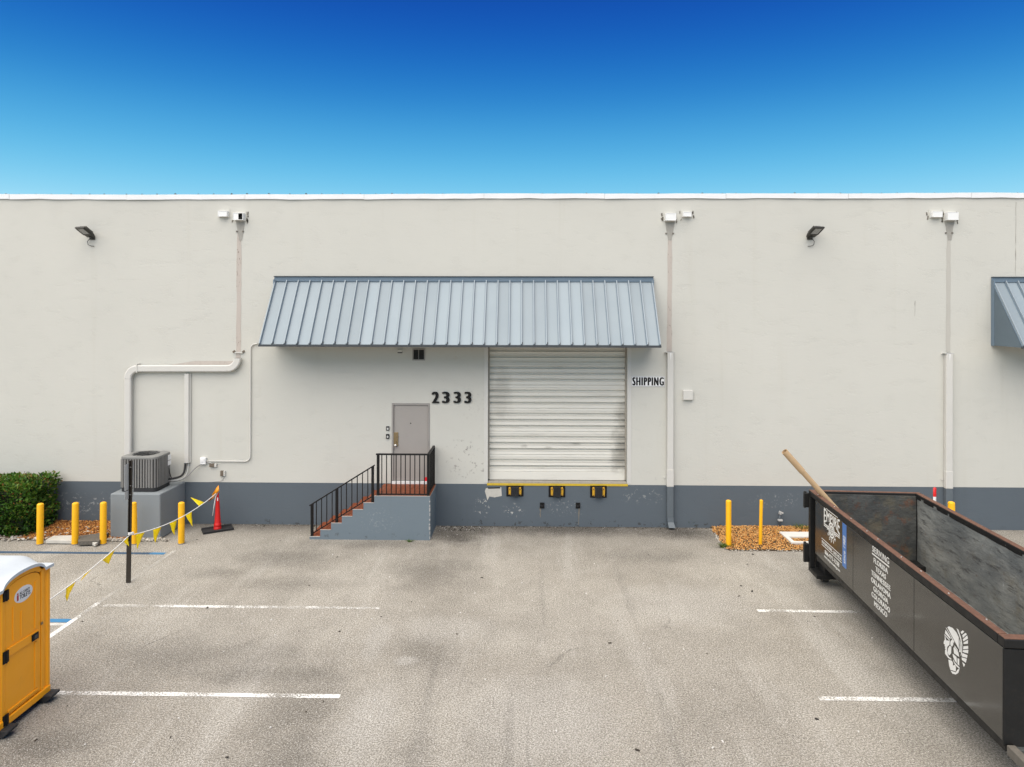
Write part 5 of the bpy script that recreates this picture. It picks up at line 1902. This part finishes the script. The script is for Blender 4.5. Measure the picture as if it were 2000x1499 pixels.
for k in range(3):
    x = .35 + .7 * k
    dpart(B(x, x + .1, -.05, .0, .62, HR - .14), 'end_rib', 'frame_black', bevel=.006)
# rim tubes, black sides with a rusty worn top
def rim(x0, x1, y0, y1):
    o = dpart(B(x0, x1, y0, y1, HR - .115, HR - .006), 'top_rail', 'frame_black', bevel=.014)
    in_ = .006
    dpart(B(x0 + in_, x1 - in_, y0 + in_, y1 - in_, HR - .012, HR + .0), 'rusty_rail_top', 'rust', o, bevel=.005)
rim(.0, .115, .115, FAR - .10)
rim(DW - .105, DW + .01, .115, FAR - .10)
rim(.0, DW + .01, -.02, .113)
rim(.0, DW + .01, FAR - .098, FAR)
for k in range(9):
    y = .5 + k * .68 + rnd.uniform(-.15, .15)
    dpart(MB().lathe([(.013, HR), (.013, HR + .010), (.005, HR + .014)], (.06 + rnd.uniform(-.02, .02), y, 0), 8), 'rail_bolt', 'steel')
# sign panels
y1_, _ = on_panel(1666, 1100)
y2_, _ = on_panel(1785, 1200)
y3_, _ = on_panel(1592.5, 1030)
for (a_, b_) in ((.012, y2_ - .006), (y2_ + .006, y1_ - .006), (y1_ + .006, y3_)):
    dpart(B(-.004, .022, a_, b_, PBOT, HR - .115), 'sign_panel', 'gloss', bevel=.004)
dpart(B(.02, .115, .0, FAR - .42, .555, .66), 'rub_rail', 'frame_black', bevel=.01)
dpart(B(.02, .115, -.55, -.024, .54, .655), 'rail_nose', 'timber', bevel=.01)
# rear post, sill, hinges
dpart(B(.0, .10, FAR - .11, FAR, .27, HR - .118), 'corner_post', 'frame_black', bevel=.008)
dpart(B(DW - .1, DW, FAR - .11, FAR, .27, HR - .118), 'corner_post', 'frame_black', bevel=.008)
for z0_, z1_ in ((1.42, 1.70), (.48, .80)):
    dpart(B(-.003, .0, FAR - .075, FAR - .045, z0_, z1_), 'post_slot', 'dark_hole')
dpart(B(.16, DW - .1, FAR - .50, FAR - .13, .27, .499), 'rear_bolster', 'frame_black')
dpart(B(.0, DW, FAR - .50, FAR, .18, .268), 'rear_sill', 'frame_black', bevel=.012)
for z0_, z1_ in ((1.50, 1.80), (.36, .74)):
    h = dpart(B(-.10, -.002, FAR - .05, FAR + .03, z0_, z1_), 'door_hinge', 'frame_black', bevel=.012)
    dpart(MB().cyl((-.06, FAR + .03, z0_ - .02), (-.06, FAR + .03, z1_ + .02), .028, n=12), 'hinge_pin', 'frame_black', h)
# chassis
for x in (.52, 1.52):
    dpart(B(x, x + .12, -.3, FAR - .51, .16, .355), 'long_sill', 'frame_black', bevel=.006)
for k in range(11):
    y = .2 + k * (FAR - .9) / 10
    dpart(B(.41, DW - .07, y, y + .08, .270, .358), 'cross_member', 'frame_black')
def wheel(x, y):
    w = dpart(MB().cyl((x, y, .092), (x + .13, y, .092), .092, n=22), 'wheel', 'wheel_steel', bevel=.01)
    dpart(B(x - .03, x - .006, y - .05, y + .05, .06, .20), 'wheel_fork', 'frame_black', w)
    dpart(B(x + .136, x + .16, y - .05, y + .05, .06, .20), 'wheel_fork', 'frame_black', w)
M['wheel_steel'] = plain('wheel_steel', (.09, .08, .068), .7, .2, .3, 20, .1, 40, .4, .4, (.1, .05, .03))
for x in (.21, DW - .34):
    wheel(x, FAR - .14)
    wheel(x + (.45 if x < 1 else -.45), 1.3)
    x_ = x + (.45 if x < 1 else -.45)
    dpart(B(x_ - .05, x_ + .18, 1.2, 1.4, .2, .358), 'wheel_block', 'frame_black')

# lettering on the panels: reading direction runs from the far end to the near end
EX, EY, EN = (0, -1, 0), (0, 0, 1), (-1, 0, 0)
PX = -.0042
def words(body, px0, py_bot, px1, h, bold=.02, mat='decal_white', name='lettering', spacing=1.0, zc=None, **kw):
    ya, za = on_panel(px0, py_bot)
    yb__, _ = on_panel(px1, py_bot)
    z_ = za if zc is None else zc
    m = MB()
    lettering(m, body, ya - yb__, h, (PX, ya, z_), EX, EY, EN, bold=bold, depth=.0015, spacing=spacing, **kw)
    return dpart(m, name, mat)
def serif_words(body, yc_, z_, w, h, bold=.03):
    m = MB()
    lettering(m, body, w, h, (PX, yc_ + w / 2, z_), EX, EY, EN, bold=bold, depth=.0015, spacing=1.08)
    # slab serifs: a thin bar along the feet and heads of straight letters
    return dpart(m, 'lettering', 'decal_white')
yS0, _ = on_panel(1704, 1072)
yS1, _ = on_panel(1736.5, 1085)
yc_ = (yS0 + yS1) / 2
zS = on_panel(1704, 1077)[1]
serif_words('SERVING', yc_, zS, yS0 - yS1, .098, .012)
m = MB().box(PX - .0015, PX, yc_ - .30, yc_ + .31, zS - .048, zS - .026)
dpart(m, 'underline', 'decal_white')
z_ = on_panel(1706, 1096)[1] - .018
for k, (wd, wid) in enumerate((('FLORIDA', .50), ('TEXAS', .37), ('TENNESSEE', .68), ('OKLAHOMA', .69), ('GEORGIA', .52), ('COLORADO', .65), ('MEXICO', .46))):
    serif_words(wd, yc_ - .005, z_ - .1165 * k, wid, .08, .045)
# company mark
yE0, zE0 = on_panel(1609.3, 1021)
yE1, zE1 = on_panel(1640, 1047)
yE0t, zE0t = on_panel(1609.3, 991.5)
W = yE0 - yE1
H = zE0t - zE0
ym = (yE0 + yE1) / 2
def empire_warp(x, y):
    u = (x / W - .5) * 2
    base = .36 * (1 - u * u) * H
    top_ = H * (1 - .10 * (1 - abs(u) ** 3))
    return x, base + (top_ - base) * (y / H)
m = MB()
lettering(m, 'EMPIRE', W, H, (PX, yE0, zE0), EX, EY, EN, bold=.02, depth=.0015, spacing=1.1, warp=empire_warp)
for (x0, x1, z0_, z1_) in ((.10, W - .10, H + .004, H + .016),):
    m.box(PX - .0015, PX, yE0 - x1, yE0 - x0, zE0 + z0_, zE0 + z1_)
cz_ = on_panel(1624.5, 1037)[1]
def seg(m, y0, z0_, y1, z1_, w=.018):
    d = Vector((0, y1 - y0, z1_ - z0_)); n_ = Vector((0, -d.z, d.y)).normalized() * w / 2
    m.obox((PX - .00075, (y0 + y1) / 2, (z0_ + z1_) / 2), (.00075, 0, 0), d / 2, n_)
for s_ in (1, -1):
    ya_ = yE0 if s_ > 0 else yE1
    seg(m, ya_, zE0 - .012, ym + s_ * .14, cz_ + .02)
    seg(m, ya_, zE0 - .045, ym + s_ * .15, cz_ - .015)
dpart(m, 'lettering', 'decal_white')
m = MB()
def ring2(m, r0, r1, n=32):
    o = len(m.v)
    for k in range(n):
        a = 2 * math.pi * k / n
        for r_ in (r0, r1):
            m.v.append((PX - .0015, ym + r_ * math.cos(a), cz_ + r_ * math.sin(a)))
    for k in range(n):
        a, b = o + 2 * k, o + 2 * ((k + 1) % n)
        m.f.append((a, b, b + 1, a + 1))
ring2(m, .115, .15)
ring2(m, .060, .098)
for k in range(7):
    a = R(90 + 51.4 * k)
    m.obox((PX - .00075, ym + .03 * math.cos(a), cz_ + .03 * math.sin(a)), (.0007, 0, 0), (0, .022 * math.cos(a), .022 * math.sin(a)), (0, -.006 * math.sin(a), .006 * math.cos(a)))
dpart(m, 'round_mark', 'decal_white')
m = MB()
for k, ch in enumerate('ROOFING'):
    a = R(180 + 8 + 164 * k / 6)          # from the far side, under the ring, to the near side
    # screen right is -y: letter position on a circle below the ring
    px_, pz_ = .205 * math.cos(a), .205 * math.sin(a)
    up_ = Vector((0, 0, 0))
    ry = Vector((0, px_ * -1 * -1, 0))
    rad = Vector((0, -math.cos(a), math.sin(a)))      # outward, with +x of the mark = -y
    tan = Vector((0, -math.sin(a) * -1 * -1, 0))
    outw_ = Vector((0, -math.cos(a), math.sin(a)))
    rd = Vector((0, -(-math.sin(a)), math.cos(a)))    # direction of increasing a
    ex_ = rd
    ey_ = -outw_
    c_ = Vector((PX, ym, cz_)) + outw_ * .235
    w_l = .02 if ch == 'I' else .052
    lettering(m, ch, w_l, .068, c_ - ex_ * w_l / 2, ex_, ey_, EN, bold=.03, depth=.0015)
dpart(m, 'lettering', 'decal_white')
zl1 = on_panel(1605, 1050.5)[1]
yl0 = on_panel(1605, 1050)[0]
yl1 = on_panel(1644, 1087)[0]
m = MB()
m.box(PX - .0015, PX, yl1, yl0, zl1 - .012, zl1)
m.box(PX - .0015, PX, yl1, yl0, zl1 - .135, zl1 - .123)
lettering(m, 'WATERPROOFING - SHEET METAL', yl0 - yl1 - .01, .058, (PX, yl0 - .005, zl1 - .098), EX, EY, EN, bold=.02, depth=.0015)
dpart(m, 'lettering', 'decal_white')
yp0 = on_panel(1611, 1085)[0]; yp1 = on_panel(1639, 1105)[0]
m = MB()
lettering(m, '866-972-7338', yp0 - yp1, .078, (PX, yp0, zl1 - .255), EX, EY, EN, bold=.03, depth=.0015)
lettering(m, 'www.empireroofing.com', yp0 - yp1 + .07, .062, (PX, yp0 + .03, zl1 - .345), EX, EY, EN, bold=.02, depth=.0015)
dpart(m, 'lettering', 'decal_white')
yb0 = on_panel(1645.4, 1050)[0]; yb1 = on_panel(1653.2, 1060)[0]
bz1 = HR - .125
dpart(MB().box(PX - .0010, PX, yb1, yb0, PBOT + .27, bz1), 'blue_stripe', 'decal_blue')
m = MB()
lettering(m, 'since 1982', .50, .095, (PX - .0012, (yb0 + yb1) / 2 - .045, PBOT + .34), (0, 0, 1), (0, 1, 0), EN, bold=.004, depth=.0015, shear=.2)
dpart(m, 'lettering', 'decal_white')

# helmeted head emblem, traced shape by shape
Z3 = lambda x, y: on_panel(1820 + x / 11.53, 1200 + y / 11.53)
shapes = [
 [(290, 470), (330, 590), (405, 600), (400, 690), (350, 735), (345, 800), (360, 900), (385, 960), (440, 1000), (440, 1030), (370, 985), (300, 890), (300, 810), (318, 790), (295, 770), (310, 735), (285, 715), (300, 690), (268, 660), (272, 620), (295, 570)],
 [(310, 350), (425, 530), (420, 565), (297, 430)],
 [(290, 448), (410, 582), (398, 598), (286, 468)],
 [(350, 290), (390, 275), (470, 310), (560, 420), (608, 520), (612, 790), (510, 600), (430, 450)],
 [(312, 300), (328, 305), (505, 610), (500, 655), (470, 600), (430, 510)],
 [(452 + 34 * math.cos(2 * math.pi * k / 14), 655 + 72 * math.sin(2 * math.pi * k / 14)) for k in range(14)],
 [(405, 710), (442, 735), (438, 880), (420, 900), (388, 930), (358, 870), (368, 770)],
 [(375, 1020), (455, 1050), (480, 1100), (475, 1160), (515, 1140), (545, 1190), (540, 1290), (420, 1250), (390, 1150)],
 [(420, 1270), (540, 1312), (590, 1240), (625, 1235), (600, 1320), (540, 1360), (470, 1340)],
 [(490, 760), (505, 740), (600, 860), (620, 965), (560, 925), (500, 880)], [(472, 890), (560, 965), (565, 1110), (520, 1050), (480, 960)], [(580, 985), (620, 1010), (620, 1160), (580, 1125)],
 [(480, 1010), (520, 1090), (630, 1205), (622, 1232), (530, 1150), (488, 1060)],
 [(510, 700), (585, 800), (590, 840), (515, 740)],
 [(560, 320), (600, 350), (660, 520), (690, 680), (680, 900), (655, 945), (668, 700), (640, 540)], [(622, 560), (648, 640), (655, 860), (620, 850), (630, 700)],
 [(650, 400), (700, 365), (735, 395), (675, 450)], [(690, 470), (765, 420), (790, 455), (700, 535)], [(702, 565), (800, 475), (815, 550), (712, 612)], [(715, 640), (818, 580), (815, 665), (718, 672)],
 [(712, 725), (818, 712), (824, 780), (706, 790)], [(704, 812), (824, 800), (818, 885), (694, 850)], [(690, 872), (806, 922), (796, 985), (676, 950)], [(672, 972), (788, 1005), (768, 1095), (680, 1030)], [(685, 1070), (752, 1135), (722, 1190)]]
m = MB()
for sh_ in shapes:
    pts = [Z3(x, y) for x, y in sh_]
    ar = sum(pts[i][0] * pts[(i + 1) % len(pts)][1] - pts[(i + 1) % len(pts)][0] * pts[i][1] for i in range(len(pts)))
    if ar > 0:
        pts = pts[::-1]
    o = len(m.v)
    m.v += [(PX - .0012, y, z) for y, z in pts]
    m.f.append(tuple(o + i for i in range(len(pts))))
dpart(m, 'head_emblem', 'decal_white')

# cardboard tube leaning over the far corner
tY = 13.95
e0, e1 = P(1532, 882, tY - .1), P(1616, 976, tY)
dirv = (e1 - e0).normalized()
end = e0 + dirv * ((e0.z - .45) / -dirv.z)
tb = thing('cardboard_tube', 'long tan cardboard tube sticking out of the far corner of the dumpster', 'cardboard tube', tuple(end))
def hollow(p, q, r, n=20):
    p, q = Vector(p), Vector(q)
    d = (q - p).normalized()
    a = d.orthogonal().normalized(); b = d.cross(a)
    ring = lambda c, r_: [c + (a * math.cos(2 * math.pi * k / n) + b * math.sin(2 * math.pi * k / n)) * r_ for k in range(n)]
    return MB().rings([ring(p, r - .008), ring(p, r), ring(q, r), ring(q, r - .008)], cap=False)
sp_ = P(1565, 919, tY - .06)
L1 = (sp_ - e0).length
hollow(e0, e0 + dirv * (L1 + .03), .064).build('outer_sleeve', M['cardboard'], tb, smooth=True, auto=50)
hollow(e0 + dirv * L1 * .5, end, .055).build('inner_tube', M['cardboard'], tb, smooth=True, auto=50)
MB().obox(e0 + dirv * (L1 - .02) + Vector((.05, 0, .03)), dirv * .05, (0, .012, 0), (.006, 0, .006)).build('torn_flap', M['alu'], tb)

# ================================================================== loose litter on the asphalt
it = []
for k in range(55):
    x, y = rnd.uniform(-9, 8), rnd.uniform(7.2, 17.3)
    s_ = rnd.choice((.008, .012, .018))
    it.append(((x, y, .008), (s_ * rnd.uniform(.8, 2.4), s_, .004), rnd.uniform(0, .25)))
for k in range(70):
    x, y = rnd.uniform(-8, 7), rnd.uniform(8, 17.4)
    s_ = rnd.uniform(.006, .014)
    it.append(((x, y, .008), (s_ * 1.4, s_, .004), 1.0))
for k in range(160):       # debris swept against the wall foot
    x = rnd.uniform(-8.3, 4.7)
    it.append(((x, 17.66 - abs(rnd.gauss(0, .07)), .008), (rnd.uniform(.008, .03), .01, .005), rnd.uniform(0, .8)))
for k in range(120):
    it.append(((rnd.gauss(-1.65, .3), 17.45 + rnd.uniform(-.18, .2), .008), (rnd.uniform(.008, .024), .01, .004), rnd.choice((0, 0, .1, .9))))
M['litter'] = per_piece('loose_litter', [(.02, .018, .016), (.06, .045, .03), (.30, .28, .25), (.55, .53, .5)]).m
tag(pieces('loose_litter', it, M['litter']), 'scattered small leaves and grit on the asphalt', 'litter')
